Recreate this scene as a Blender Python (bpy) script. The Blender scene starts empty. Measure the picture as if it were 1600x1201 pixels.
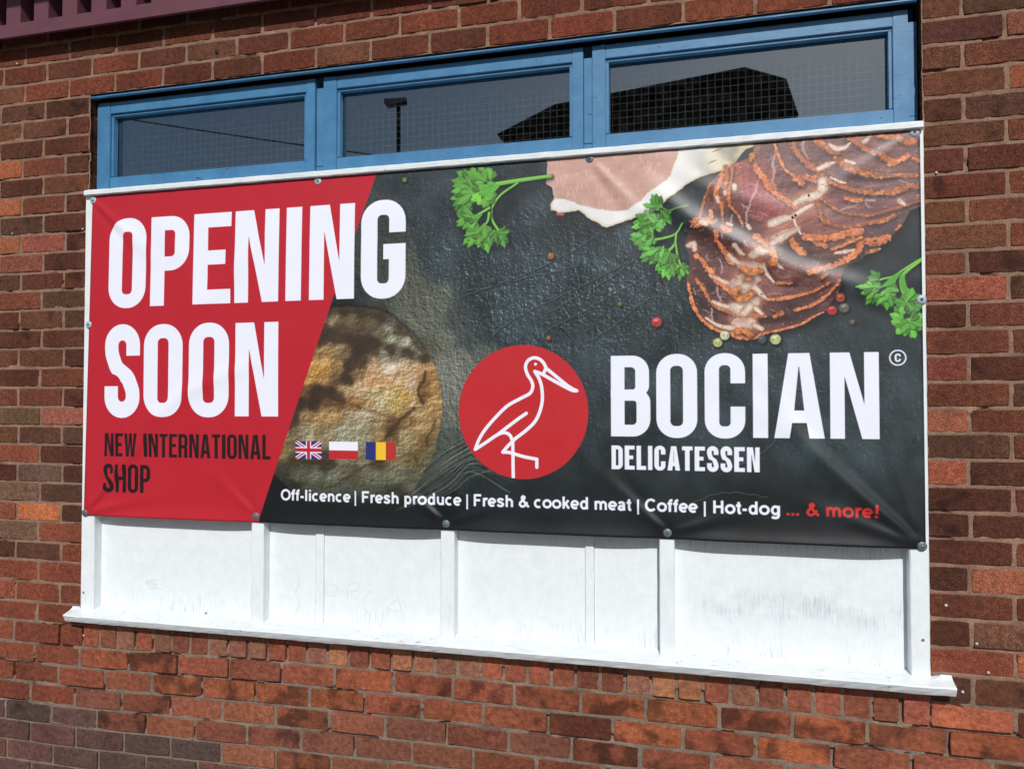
import bpy, bmesh, math, random
import numpy as np
from mathutils import Vector, Matrix

random.seed(7)
RNG = np.random.RandomState(11)
SC = bpy.context.scene
COL = SC.collection

# ------------------------------------------------------------------ camera
CAM = np.array([2.43523, -2.55226, 2.858 - 1.25757])
YAW, PITCH, FOC = 0.24916, 0.023878, 0.74
_cy, _sy, _cp, _sp = math.cos(YAW), math.sin(YAW), math.cos(PITCH), math.sin(PITCH)
FWD = np.array([-_sy * _cp, _cy * _cp, _sp])
RIGHT = np.array([_cy, _sy, 0.0])
UPV = np.cross(RIGHT, FWD)
cd = bpy.data.cameras.new('camera')
cam = bpy.data.objects.new('camera', cd)
COL.objects.link(cam)
cd.sensor_width = 36.0
cd.sensor_fit = 'HORIZONTAL'
cd.lens = 36.0 * FOC
cd.clip_start = 0.05
cd.clip_end = 3000
cam.matrix_world = Matrix(((RIGHT[0], UPV[0], -FWD[0], CAM[0]), (RIGHT[1], UPV[1], -FWD[1], CAM[1]),
                           (RIGHT[2], UPV[2], -FWD[2], CAM[2]), (0, 0, 0, 1)))
SC.camera = cam

# ------------------------------------------------------------------ world, sun, exposure
SUN = Vector((0.24, -1.0, 0.87))                    # towards the sun
elev = math.atan2(SUN.z, math.hypot(SUN.x, SUN.y))
w = bpy.data.worlds.new('World')
SC.world = w
w.use_nodes = True
wn = w.node_tree
bg = wn.nodes['Background']
sky = wn.nodes.new('ShaderNodeTexSky')
sky.sky_type = 'NISHITA'
sky.sun_disc = False
sky.sun_elevation = elev
sky.sun_rotation = math.atan2(SUN.x, SUN.y)
sky.dust_density = 1.3
sky.air_density = 1.0
wn.links.new(sky.outputs[0], bg.inputs[0])
bg.inputs[1].default_value = 0.06
sl = bpy.data.lights.new('sun', 'SUN')
sl.energy = 3.55
sl.angle = math.radians(0.6)
sl.color = (1.0, 0.98, 0.955)
so = bpy.data.objects.new('sun', sl)
COL.objects.link(so)
so.rotation_euler = (-SUN).to_track_quat('-Z', 'Y').to_euler()
so.location = (2, -6, 9)
SC.view_settings.view_transform = 'Standard'
SC.view_settings.look = 'None'
SC.view_settings.exposure = 0.0
SC.view_settings.gamma = 1.0
SC.view_settings.use_curve_mapping = False


def at(px, py, Y=0.0):
    """point of the plane y=Y that the photograph shows at pixel px, py: where a measured thing stands on the wall"""
    k = FOC * 1600
    d = FWD + RIGHT * ((px - 800) / k) - UPV * ((py - 600.5) / k)
    t = (Y - CAM[1]) / d[1]
    P = CAM + t * d
    return float(P[0]), float(P[2])


# ------------------------------------------------------------------ helpers
def tag(o, label=None, cat=None, group=None, kind=None):
    if label: o['label'] = label
    if cat: o['category'] = cat
    if group: o['group'] = group
    if kind: o['kind'] = kind
    return o


def empty(name, loc=(0, 0, 0)):
    o = bpy.data.objects.new(name, None)
    o.empty_display_size = 0.1
    o.location = loc
    COL.objects.link(o)
    return o


def link(name, me, mat=None, parent=None, loc=(0, 0, 0)):
    if mat is not None and len(me.materials) == 0: me.materials.append(mat)
    o = bpy.data.objects.new(name, me)
    o.location = loc
    COL.objects.link(o)
    if parent is not None: o.parent = parent
    return o


def mesh_np(name, verts, faces, smooth=False):
    me = bpy.data.meshes.new(name)
    me.from_pydata([tuple(v) for v in verts], [], [tuple(f) for f in faces])
    me.update()
    if smooth: me.polygons.foreach_set('use_smooth', [True] * len(me.polygons))
    return me


def grid_mesh(name, P, smooth=True, drop=None):
    """P: (ny, nx, 3) points -> quad grid; drop: (ny-1, nx-1) bool of quads to leave out"""
    ny, nx = P.shape[:2]
    idx = np.arange(ny * nx).reshape(ny, nx)
    q = np.stack([idx[:-1, :-1], idx[:-1, 1:], idx[1:, 1:], idx[1:, :-1]], -1)
    q = q[~drop] if drop is not None else q.reshape(-1, 4)
    me = bpy.data.meshes.new(name)
    me.vertices.add(ny * nx)
    me.vertices.foreach_set('co', P.reshape(-1).astype(np.float32))
    me.loops.add(q.size)
    me.loops.foreach_set('vertex_index', q.reshape(-1).astype(np.int32))
    me.polygons.add(len(q))
    me.polygons.foreach_set('loop_start', np.arange(0, q.size, 4, dtype=np.int32))
    me.update(calc_edges=True)
    me.validate()
    if smooth: me.polygons.foreach_set('use_smooth', np.ones(len(me.polygons), dtype=bool))
    return me


def box_bm(bm, x0, x1, y0, y1, z0, z1, top_slope=0.0):
    vs = [bm.verts.new(p) for p in ((x0, y0, z0), (x1, y0, z0), (x1, y1, z0), (x0, y1, z0),
                                    (x0, y0, z1 - top_slope), (x1, y0, z1 - top_slope), (x1, y1, z1), (x0, y1, z1))]
    for f in ((0, 3, 2, 1), (4, 5, 6, 7), (0, 1, 5, 4), (1, 2, 6, 5), (2, 3, 7, 6), (3, 0, 4, 7)):
        bm.faces.new([vs[i] for i in f])


def to_mesh(bm, name, bevel=0.0, seg=2):
    if bevel > 0:
        bmesh.ops.bevel(bm, geom=bm.edges[:], offset=bevel, segments=seg, affect='EDGES', clamp_overlap=True)
    bmesh.ops.recalc_face_normals(bm, faces=bm.faces[:])
    me = bpy.data.meshes.new(name)
    bm.to_mesh(me)
    bm.free()
    return me


def box(name, x0, x1, y0, y1, z0, z1, mat, parent=None, bevel=0.0015, top_slope=0.0):
    bm = bmesh.new()
    box_bm(bm, x0, x1, y0, y1, z0, z1, top_slope)
    return link(name, to_mesh(bm, name, bevel), mat, parent)


def rough_board(name, x0, x1, y0, y1, z0, z1, mat, parent, amp=0.0012, along='z', step=0.03, slope=0.0):
    """a timber with slightly uneven arrises: cross-section swept along its length with jitter"""
    n = max(2, int(((z1 - z0) if along == 'z' else (x1 - x0)) / step))
    V, F = [], []
    bev = 0.003
    for i in range(n + 1):
        t = i / n
        j = lambda: random.uniform(-amp, amp)
        if along == 'z':
            z = z0 + (z1 - z0) * t
            ring = [(x0 + j(), y1, z), (x0 + j(), y0 + bev + j(), z), (x0 + bev + j(), y0 + j(), z),
                    (x1 - bev + j(), y0 + j(), z), (x1 + j(), y0 + bev + j(), z), (x1 + j(), y1, z)]
        else:
            x = x0 + (x1 - x0) * t
            ring = [(x, y1, z0 + j()), (x, y0 + bev + j(), z0 + j()), (x, y0 + j(), z0 + bev + j()),
                    (x, y0 + j(), z1 - slope - bev + j()), (x, y0 + bev + j(), z1 - slope + j()), (x, y1, z1 + j())]
        V += ring
    for i in range(n):
        for k in range(5):
            a, b = i * 6 + k, i * 6 + k + 1
            F.append((a, b, b + 6, a + 6))
    F.append(tuple(range(6)))
    F.append(tuple(n * 6 + k for k in range(6)))
    bm = bmesh.new()
    me = mesh_np(name, V, F)
    bm.from_mesh(me)
    bmesh.ops.recalc_face_normals(bm, faces=bm.faces[:])
    bm.to_mesh(me)
    bm.free()
    return link(name, me, mat, parent)


# ------------------------------------------------------------------ node materials
class NT:
    def __init__(self, name):
        self.m = bpy.data.materials.new(name)
        self.m.use_nodes = True
        self.t = self.m.node_tree
        self.b = self.t.nodes['Principled BSDF']
        self.out = self.t.nodes['Material Output']

    def n(self, typ, **kw):
        nd = self.t.nodes.new(typ)
        for k, v in kw.items():
            if k.startswith('i_'):
                nd.inputs[k[2:].replace('_', ' ')].default_value = v
            else:
                setattr(nd, k, v)
        return nd

    def l(self, a, b):
        self.t.links.new(a, b)

    def pos(self, scale=(1, 1, 1)):
        g = self.n('ShaderNodeNewGeometry')
        mp = self.n('ShaderNodeMapping')
        mp.inputs['Scale'].default_value = scale
        self.l(g.outputs['Position'], mp.inputs[0])
        return mp.outputs[0]

    def noise(self, vec, scale, detail=4, rough=0.55, dist=0.0):
        nd = self.n('ShaderNodeTexNoise')
        nd.inputs['Scale'].default_value = scale
        nd.inputs['Detail'].default_value = detail
        nd.inputs['Roughness'].default_value = rough
        nd.inputs['Distortion'].default_value = dist
        self.l(vec, nd.inputs['Vector'])
        return nd.outputs['Fac']

    def ramp(self, fac, stops):
        r = self.n('ShaderNodeValToRGB')
        els = r.color_ramp.elements
        while len(els) < len(stops): els.new(0.5)
        for e, (p, c) in zip(els, stops):
            e.position = p
            e.color = (c, c, c, 1) if isinstance(c, (int, float)) else (*c, 1)
        self.l(fac, r.inputs[0])
        return r.outputs[0]

    def mix(self, fac, a, b, mode='MIX'):
        m = self.n('ShaderNodeMix')
        m.data_type = 'RGBA'
        m.blend_type = mode
        for s, v in ((m.inputs[0], fac), (m.inputs[6], a), (m.inputs[7], b)):
            if isinstance(v, bpy.types.NodeSocket): self.l(v, s)
            elif isinstance(v, (int, float)): s.default_value = v if s == m.inputs[0] else (v, v, v, 1)
            else: s.default_value = (*v, 1)
        return m.outputs[2]

    def math(self, op, a, b=0.0, c=None):
        m = self.n('ShaderNodeMath', operation=op)
        for i, v in enumerate((a, b) if c is None else (a, b, c)):
            if isinstance(v, bpy.types.NodeSocket): self.l(v, m.inputs[i])
            else: m.inputs[i].default_value = v
        return m.outputs[0]

    def bump(self, h, strength=0.5, dist=0.002, prev=None):
        b = self.n('ShaderNodeBump')
        b.inputs['Strength'].default_value = strength
        b.inputs['Distance'].default_value = dist
        self.l(h, b.inputs['Height'])
        if prev is not None: self.l(prev, b.inputs['Normal'])
        return b.outputs[0]

    def done(self, color=None, rough=0.7, normal=None, spec=0.4):
        if color is not None:
            if isinstance(color, bpy.types.NodeSocket): self.l(color, self.b.inputs['Base Color'])
            else: self.b.inputs['Base Color'].default_value = (*color, 1)
        if isinstance(rough, bpy.types.NodeSocket): self.l(rough, self.b.inputs['Roughness'])
        else: self.b.inputs['Roughness'].default_value = rough
        self.b.inputs['Specular IOR Level'].default_value = spec
        if normal is not None: self.l(normal, self.b.inputs['Normal'])
        return self.m


def mat_brick(name, from_attr):
    a = NT(name)
    if from_attr:
        at_ = a.n('ShaderNodeAttribute', attribute_name='tint')
        tint, alpha = at_.outputs['Color'], at_.outputs['Alpha']
        rnd = a.n('ShaderNodeValue')
        rnd.outputs[0].default_value = 0.3
        rnd = rnd.outputs[0]
    else:
        oi = a.n('ShaderNodeObjectInfo')
        tint, alpha, rnd = oi.outputs['Color'], oi.outputs['Alpha'], oi.outputs['Random']
    g = a.n('ShaderNodeNewGeometry')
    off = a.n('ShaderNodeVectorMath', operation='SCALE')
    comb = a.n('ShaderNodeCombineXYZ')
    a.l(rnd, comb.inputs[0]); a.l(rnd, comb.inputs[2])
    a.l(comb.outputs[0], off.inputs[0]); off.inputs['Scale'].default_value = 37.0
    add = a.n('ShaderNodeVectorMath', operation='ADD')
    a.l(g.outputs['Position'], add.inputs[0]); a.l(off.outputs[0], add.inputs[1])
    P = add.outputs[0]
    W = a.pos()
    big = a.noise(P, 11, 3, 0.55, 0.4)
    med = a.noise(P, 55, 4, 0.6)
    fine = a.noise(W, 250, 4, 0.75)
    grit = a.noise(W, 900, 2, 0.6)
    # kiln-burnt patches, amount from alpha
    thr = a.math('SUBTRACT', 1.02, alpha)
    bsum = a.math('ADD', a.math('MULTIPLY', big, 0.85), a.math('MULTIPLY', med, 0.3))
    sm = a.n('ShaderNodeMapRange', interpolation_type='SMOOTHSTEP')
    a.l(bsum, sm.inputs[0]); a.l(thr, sm.inputs[1])
    a.l(a.math('ADD', thr, 0.14), sm.inputs[2])
    burn = a.mix(1.0, tint, (0.27, 0.30, 0.36), 'MULTIPLY')
    c = a.mix(a.math('MULTIPLY', sm.outputs[0], 0.85), tint, burn)
    # tone drift
    c = a.mix(1.0, c, a.ramp(med, [(0.28, (0.60, 0.58, 0.58)), (0.72, (1.36, 1.34, 1.28))]), 'MULTIPLY')
    # sand-faced speckle
    sz = a.n('ShaderNodeSeparateXYZ')
    a.l(W, sz.inputs[0])
    face = a.n('ShaderNodeMapRange')
    a.l(sz.outputs[2], face.inputs[0])
    face.inputs[1].default_value = 0.74; face.inputs[2].default_value = 0.82
    face.inputs[3].default_value = 0.30; face.inputs[4].default_value = 1.0
    c = a.mix(face.outputs[0], c, a.mix(1.0, c, a.ramp(fine, [(0.34, 0.45), (0.50, 0.92), (0.64, 1.95)]), 'MULTIPLY'))
    edgeburn = a.ramp(a.noise(a.pos((1, 1, 2.2)), 17, 5, 0.7, 0.6), [(0.50, 0.0), (0.60, 1.0)])
    lowonly = a.math('SUBTRACT', 1.0, face.outputs[0])
    c = a.mix(a.math('MULTIPLY', a.math('MULTIPLY', edgeburn, lowonly), 0.5), c, a.mix(1.0, c, (0.42, 0.40, 0.44), 'MULTIPLY'))
    c = a.mix(a.math('MULTIPLY', a.ramp(grit, [(0.62, 0.0), (0.72, 1.0)]), 0.35), c, (0.34, 0.2, 0.14))
    # mortar haze and lime smears
    sme = a.noise(W, 19, 5, 0.7, 0.8)
    c = a.mix(a.math('MULTIPLY', a.ramp(sme, [(0.60, 0.0), (0.78, 1.0)]), 0.22), c, (0.27, 0.185, 0.145))
    chip = a.noise(W, 48, 2, 0.5, 0.3)
    c = a.mix(a.math('MULTIPLY', a.ramp(chip, [(0.745, 0.0), (0.765, 1.0)]), 0.55), c, (0.40, 0.27, 0.22))
    # rain grime running down
    soot = a.noise(a.pos((1.2, 1, 0.5)), 3.1, 4, 0.6)
    c = a.mix(1.0, c, a.ramp(soot, [(0.3, (0.66, 0.66, 0.68)), (0.6, (1.05, 1.05, 1.05))]), 'MULTIPLY')
    nb = a.bump(fine, 0.9, 0.0024)
    nb = a.bump(med, 0.8, 0.006, nb)
    nb = a.bump(a.noise(W, 130, 3, 0.6), 0.4, 0.002, nb)
    return a.done(c, 0.9, nb, 0.22)


def mat_mortar():
    a = NT('mortar')
    W = a.pos()
    sep = a.n('ShaderNodeSeparateXYZ')
    a.l(W, sep.inputs[0])
    low = a.n('ShaderNodeMapRange')
    a.l(sep.outputs[2], low.inputs[0])
    low.inputs[1].default_value = 0.55; low.inputs[2].default_value = 0.80
    base = a.mix(low.outputs[0], (0.225, 0.172, 0.132), (0.285, 0.172, 0.120))
    n1 = a.noise(W, 9, 5, 0.65)
    c = a.mix(1.0, base, a.ramp(n1, [(0.3, 0.6), (0.7, 1.2)]), 'MULTIPLY')
    n2 = a.noise(W, 260, 4, 0.7)
    c = a.mix(1.0, c, a.ramp(n2, [(0.33, 0.55), (0.6, 1.2)]), 'MULTIPLY')
    nb = a.bump(n2, 0.7, 0.002)
    return a.done(c, 0.95, nb, 0.15)


def mat_paint_white(name='white_weathered_paint', along='z', wear=1.0, tone=1.0, zones=False):
    a = NT(name)
    sc = (1, 1, 0.055) if along == 'z' else (0.055, 1, 1)
    W = a.pos(sc)
    W0 = a.pos()
    grain = a.noise(W, 170, 5, 0.65)
    lines = a.noise(W, 330, 3, 0.6, 0.1)
    patch = a.noise(W0, 4.2, 4, 0.6)
    blot = a.noise(W0, 26, 4, 0.65)
    c = a.mix(a.ramp(blot, [(0.35, 0.0), (0.7, 1.0)]), (0.745, 0.795, 0.82), (0.81, 0.855, 0.87))
    # checks: hairline splits where the patches of weathering are
    chk = a.math('MULTIPLY', a.ramp(lines, [(0.585, 0.0), (0.68, 1.0)]), a.ramp(patch, [(0.46, 0.04), (0.66, 1.0)]))
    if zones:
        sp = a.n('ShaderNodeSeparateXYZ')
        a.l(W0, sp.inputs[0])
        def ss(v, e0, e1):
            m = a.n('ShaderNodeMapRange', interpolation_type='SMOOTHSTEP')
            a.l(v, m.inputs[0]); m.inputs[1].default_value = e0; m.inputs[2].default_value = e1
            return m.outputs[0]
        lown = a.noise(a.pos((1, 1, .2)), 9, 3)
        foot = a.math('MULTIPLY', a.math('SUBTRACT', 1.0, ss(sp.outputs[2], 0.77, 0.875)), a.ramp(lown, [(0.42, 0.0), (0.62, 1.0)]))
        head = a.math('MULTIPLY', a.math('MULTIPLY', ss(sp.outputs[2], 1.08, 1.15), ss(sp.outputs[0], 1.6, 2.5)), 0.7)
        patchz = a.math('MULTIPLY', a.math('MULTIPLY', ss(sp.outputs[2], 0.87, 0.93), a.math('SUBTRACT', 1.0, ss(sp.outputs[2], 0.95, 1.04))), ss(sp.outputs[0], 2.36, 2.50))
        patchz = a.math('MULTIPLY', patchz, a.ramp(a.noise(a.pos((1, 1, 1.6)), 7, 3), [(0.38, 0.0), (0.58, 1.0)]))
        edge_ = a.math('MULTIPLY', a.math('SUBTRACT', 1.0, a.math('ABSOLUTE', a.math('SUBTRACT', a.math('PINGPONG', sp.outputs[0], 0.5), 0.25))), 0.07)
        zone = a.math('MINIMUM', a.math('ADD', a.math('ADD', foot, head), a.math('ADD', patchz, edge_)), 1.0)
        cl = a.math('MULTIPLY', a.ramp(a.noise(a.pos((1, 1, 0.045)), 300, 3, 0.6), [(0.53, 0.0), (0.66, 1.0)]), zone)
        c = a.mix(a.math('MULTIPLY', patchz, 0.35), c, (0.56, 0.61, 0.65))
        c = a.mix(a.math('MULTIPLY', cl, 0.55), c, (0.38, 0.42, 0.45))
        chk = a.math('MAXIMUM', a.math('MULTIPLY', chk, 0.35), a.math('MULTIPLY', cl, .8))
    if tone != 1.0: c = a.mix(1.0, c, tone, 'MULTIPLY')
    c = a.mix(a.math('MULTIPLY', chk, 0.50 * wear), c, (0.36, 0.39, 0.42))
    # exposed flaked spots
    fl = a.math('MULTIPLY', a.ramp(a.noise(a.pos((1, 1, 0.3) if along == 'z' else (0.3, 1, 1)), 75, 4, 0.7, 0.5), [(0.69 if along == 'z' else 0.635, 0.0), (0.72 if along == 'z' else 0.66, 1.0)]),
                a.ramp(a.noise(W0, 3.0, 3), [(0.40, 0.0), (0.6, 1.0)]))
    c = a.mix(a.math('MULTIPLY', fl, 0.6 * wear), c, (0.33, 0.32, 0.30))
    dirt = a.ramp(a.noise(W0, 7, 5, 0.7), [(0.5, 0.0), (0.8, 1.0)])
    c = a.mix(a.math('MULTIPLY', dirt, 0.22), c, (0.50, 0.54, 0.56))
    nb = a.bump(grain, 0.6, 0.0018)
    nb = a.bump(chk, 0.45, -0.0016, nb)
    nb = a.bump(blot, 0.25, 0.002, nb)
    return a.done(c, 0.55, nb, 0.35)


def mat_paint_blue():
    a = NT('blue_window_paint')
    W0 = a.pos()
    W = a.pos((0.08, 1, 1))
    g = a.noise(W, 190, 4, 0.6)
    p = a.noise(W0, 14, 4, 0.65)
    c = a.mix(a.ramp(p, [(0.35, 0.0), (0.72, 1.0)]), (0.048, 0.172, 0.335), (0.072, 0.225, 0.405))
    fade = a.ramp(a.noise(W0, 45, 4, 0.7), [(0.55, 0.0), (0.75, 1.0)])
    c = a.mix(a.math('MULTIPLY', fade, 0.30), c, (0.13, 0.29, 0.43))
    ch = a.math('MULTIPLY', a.ramp(a.noise(a.pos((0.35, 1, 1)), 62, 4, 0.7, 0.6), [(0.655, 0.0), (0.68, 1.0)]),
                a.ramp(a.noise(W0, 5, 2), [(0.40, 0.0), (0.55, 1.0)]))
    c = a.mix(ch, c, (0.035, 0.04, 0.045))
    nb = a.bump(g, 0.3, 0.001)
    nb = a.bump(ch, 0.5, -0.0015, nb)
    return a.done(c, 0.45, nb, 0.4)


def mat_plain(name, col, rough=0.6, metal=0.0, nscale=60, namp=0.25, bump=0.2, spec=0.4):
    a = NT(name)
    W = a.pos()
    n = a.noise(W, nscale, 4, 0.6)
    c = a.mix(1.0, col, a.ramp(n, [(0.3, 1 - namp), (0.7, 1 + namp)]), 'MULTIPLY')
    a.b.inputs['Metallic'].default_value = metal
    return a.done(c, rough, a.bump(n, bump, 0.002), spec)


def mat_glass():
    a = NT('window_glass')
    fr = a.n('ShaderNodeFresnel')
    fr.inputs[0].default_value = 1.52
    wob = a.noise(a.pos((1, 1, 0.6)), 3.2, 2, 0.4)
    nb = a.bump(wob, 0.008, 0.003)
    tr = a.n('ShaderNodeBsdfTransparent')
    tr.inputs[0].default_value = (0.80, 0.86, 0.86, 1)
    gl = a.n('ShaderNodeBsdfGlossy')
    gl.inputs['Roughness'].default_value = 0.012
    gl.inputs['Color'].default_value = (0.82, 0.94, 1.0, 1)
    a.l(nb, gl.inputs['Normal'])
    df = a.n('ShaderNodeBsdfDiffuse')
    df.inputs[0].default_value = (0.30, 0.29, 0.27, 1)
    dirt = a.ramp(a.noise(a.pos(), 28, 5, 0.75), [(0.45, 0.0), (0.9, 1.0)])
    f = a.math('MINIMUM', a.math('MULTIPLY', fr.outputs[0], 6.0), 1.0)
    m1 = a.n('ShaderNodeMixShader')
    a.l(f, m1.inputs[0]); a.l(tr.outputs[0], m1.inputs[1]); a.l(gl.outputs[0], m1.inputs[2])
    m2 = a.n('ShaderNodeMixShader')
    a.l(a.math('MULTIPLY', dirt, 0.06), m2.inputs[0]); a.l(m1.outputs[0], m2.inputs[1]); a.l(df.outputs[0], m2.inputs[2])
    a.l(m2.outputs[0], a.out.inputs[0])
    a.t.nodes.remove(a.b)
    return a.m


M_BRICK = mat_brick('brick_face', False)
M_BRICKFAR = mat_brick('brick_face_joined', True)
M_MORTAR = mat_mortar()
M_WHITE = mat_paint_white()
M_WHITEX = mat_paint_white('white_weathered_paint_rail', 'x', 1.7, 0.96)
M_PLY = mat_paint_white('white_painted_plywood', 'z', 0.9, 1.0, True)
M_SILL = mat_paint_white('white_cracked_sill_paint', 'x', 1.9, 0.94)
M_BLUE = mat_paint_blue()
M_GLASS = mat_glass()
M_MAROON = mat_plain('maroon_coated_steel', (0.135, 0.050, 0.070), 0.5, 0, 12, 0.12, 0.05)
M_DARK = mat_plain('dark_interior', (0.020, 0.020, 0.022), 0.9)
M_WIRE = mat_plain('galvanised_wire', (0.78, 0.78, 0.74), 0.5, 0.2)
M_ZINC = mat_plain('zinc_washer', (0.40, 0.47, 0.53), 0.5, 0.1, 200, 0.15, 0.1)
M_ZINCD = mat_plain('dull_zinc_washer', (0.13, 0.17, 0.20), 0.45, 0.2, 200, 0.2, 0.1)
M_SCREW = mat_plain('screw_steel', (0.16, 0.17, 0.19), 0.4, 0.6)

# ------------------------------------------------------------------ brickwork set-out (metres; wall face is y = 0)
OPW, ZTOP = 3.093, 2.858
LY = [150,180,209.5,239.5,270,300,330,361,391,422,451,481.5,513,543,573.5,605,636,665.5,695.5,726,756,787.5,818,850,880,914,946,978,1011]
RY = [-8,32,72,112,153.5,193.5,232,273,313.5,352.5,393.5,432,473.5,514.5,556,597,637.5,677,717,758.5,799,839.5,881,923.5,964.5,1009,1051,1097,1138]
ZL = [at(135, y)[1] for y in LY]
ZR = [at(1450, y)[1] for y in RY]
B28 = [at(x, y) for x, y in ((126, 1011), (390, 1030), (679, 1054), (936.5, 1081), (1227, 1111.4), (1455, 1137))]
PITCH_Z = 0.0796


def zj(i, X):
    if i < 0: return ZTOP - i * PITCH_Z + 0.002 * math.sin(X * 1.7 + i)
    if i < 28:
        t = min(1, max(0, X / OPW))
        return ZL[i] + (ZR[i] - ZL[i]) * t
    z = float(np.interp(X, [b[0] for b in B28], [b[1] for b in B28]))
    return z - (i - 28) * 0.0802


R_TOP = 0.108                                       # height of the brick-on-edge course under the sill
X_MIN, X_MAX, I_MIN, I_MAX = -2.6, 6.0, -18, 35


def proj(x, y, z):
    d = np.array([x, y, z]) - CAM
    wq = d @ FWD
    return 800 + FOC * 1600 * (d @ RIGHT) / wq, 600.5 - FOC * 1600 * (d @ UPV) / wq


bricks = []                                          # (x0, x1, z0, z1, slope, row, kind)
J = 0.0108


def lay(i, xs, kind='s'):
    for a, b in zip(xs[:-1], xs[1:]):
        x0, x1 = a + J / 2, b - J / 2
        if x1 - x0 < 0.02: continue
        xm = (x0 + x1) / 2
        zt, zb = zj(i, xm) - J / 2, zj(i + 1, xm) + J / 2
        sl_ = (zj(i, x1) - zj(i, x0)) / (x1 - x0)
        bricks.append((x0, x1, zb, zt, sl_, i, kind))


def course(start, x0, x1, jit=0.004):
    xs, x = [], start
    while x > x0 - 0.3: x -= 0.225
    while x < x1 + 0.3:
        xs.append(x + random.uniform(-jit, jit))
        x += 0.225
    return [v for v in xs if x0 - 0.23 < v < x1 + 0.23]


for i in range(I_MIN, 0):
    lay(i, course(0.124 if i % 2 else 0.0115, X_MIN, X_MAX))
for i in range(0, 28):
    js = course(0.0 if i % 2 == 0 else -0.1125, X_MIN, -0.1)
    lay(i, [v for v in js if v < -0.06] + [0.0 + J / 2])
    js = course(OPW + (0.225 if i % 2 else 0.1125), OPW + 0.1, X_MAX)
    lay(i, [OPW - J / 2] + [v for v in js if v > OPW + 0.06])
ph = [-0.006, 0.108, -0.030, 0.075, -0.028, 0.085, -0.02, 0.09]
for i in range(28, I_MAX):
    lay(i, course(ph[(i - 28) % 8], X_MIN, X_MAX, 0.006))
for k in range(37):
    x0, x1 = k * 0.0836 + J / 2 + random.uniform(-.001, .001), (k + 1) * 0.0836 - J / 2 + random.uniform(-.001, .001)
    zb = zj(28, (x0 + x1) / 2) + J / 2
    bricks.append((x0, x1, zb, zb + R_TOP, 0.0, 27, 'r'))

OVERRIDE = [  # pixel, colour of bricks that stand out
    ((15, 265), (0.33, 0.10, 0.045)), ((12, 325), (0.33, 0.11, 0.05)), ((60, 803), (0.46, 0.145, 0.06)), ((60, 378), (0.29, 0.085, 0.06)),
    ((40, 410), (0.22, 0.07, 0.045)), ((1503, 452), (0.30, 0.085, 0.05)), ((1590, 120), (0.30, 0.095, 0.045)), ((1482, 657), (0.36, 0.12, 0.07)),
    ((1482, 737), (0.36, 0.10, 0.055)), ((1482, 575), (0.22, 0.06, 0.042)), ((1590, 35), (0.24, 0.085, 0.055)), ((1508, 1121), (0.46, 0.13, 0.07)),
    ((1592, 1038), (0.38, 0.12, 0.055)), ((1540, 915), (0.30, 0.10, 0.055)), ((97, 656), (0.30, 0.10, 0.07)), ((60, 740), (0.13, 0.075, 0.055)),
    ((25, 770), (0.17, 0.095, 0.06)), ((25, 820), (0.17, 0.095, 0.06)), ((30, 655), (0.14, 0.08, 0.04)), ((10, 380), (0.30, 0.10, 0.05)),
    ((1545, 25), (0.10, 0.035, 0.026)), ((1300, 65), (0.2, 0.06, 0.04)), ((900, 35), (0.24, 0.06, 0.035)),
    ((160, 1060), (0.27, 0.075, 0.042)), ((1530, 975), (0.17, 0.075, 0.045)), ((1480, 640), (0.16, 0.07, 0.04))]
RUSTIC = [((0.088, 0.034, 0.024), .4), ((0.105, 0.038, 0.027), .4), ((0.125, 0.044, 0.030), .35), ((0.165, 0.060, 0.040), .3), ((0.098, 0.048, 0.035), .38), ((0.14, 0.062, 0.040), .36)]
WARM = [((0.31, 0.104, 0.057), .48), ((0.28, 0.090, 0.050), .52), ((0.26, 0.088, 0.054), .44), ((0.25, 0.088, 0.060), .34), ((0.33, 0.112, 0.056), .5)]
SMOOTH = [((0.235, 0.098, 0.068), .15), ((0.20, 0.086, 0.064), .25), ((0.26, 0.10, 0.065), .12), ((0.18, 0.070, 0.052), .4), ((0.22, 0.078, 0.05), .45)]
HEADR = [((0.255, 0.085, 0.06), .12), ((0.29, 0.10, 0.07), .08), ((0.20, 0.075, 0.055), .2), ((0.34, 0.16, 0.10), .05), ((0.26, 0.125, 0.095), .1)]
LEFTLOW = [((0.235, 0.075, 0.05), .22), ((0.20, 0.062, 0.042), .3), ((0.27, 0.085, 0.055), .15)]


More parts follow.
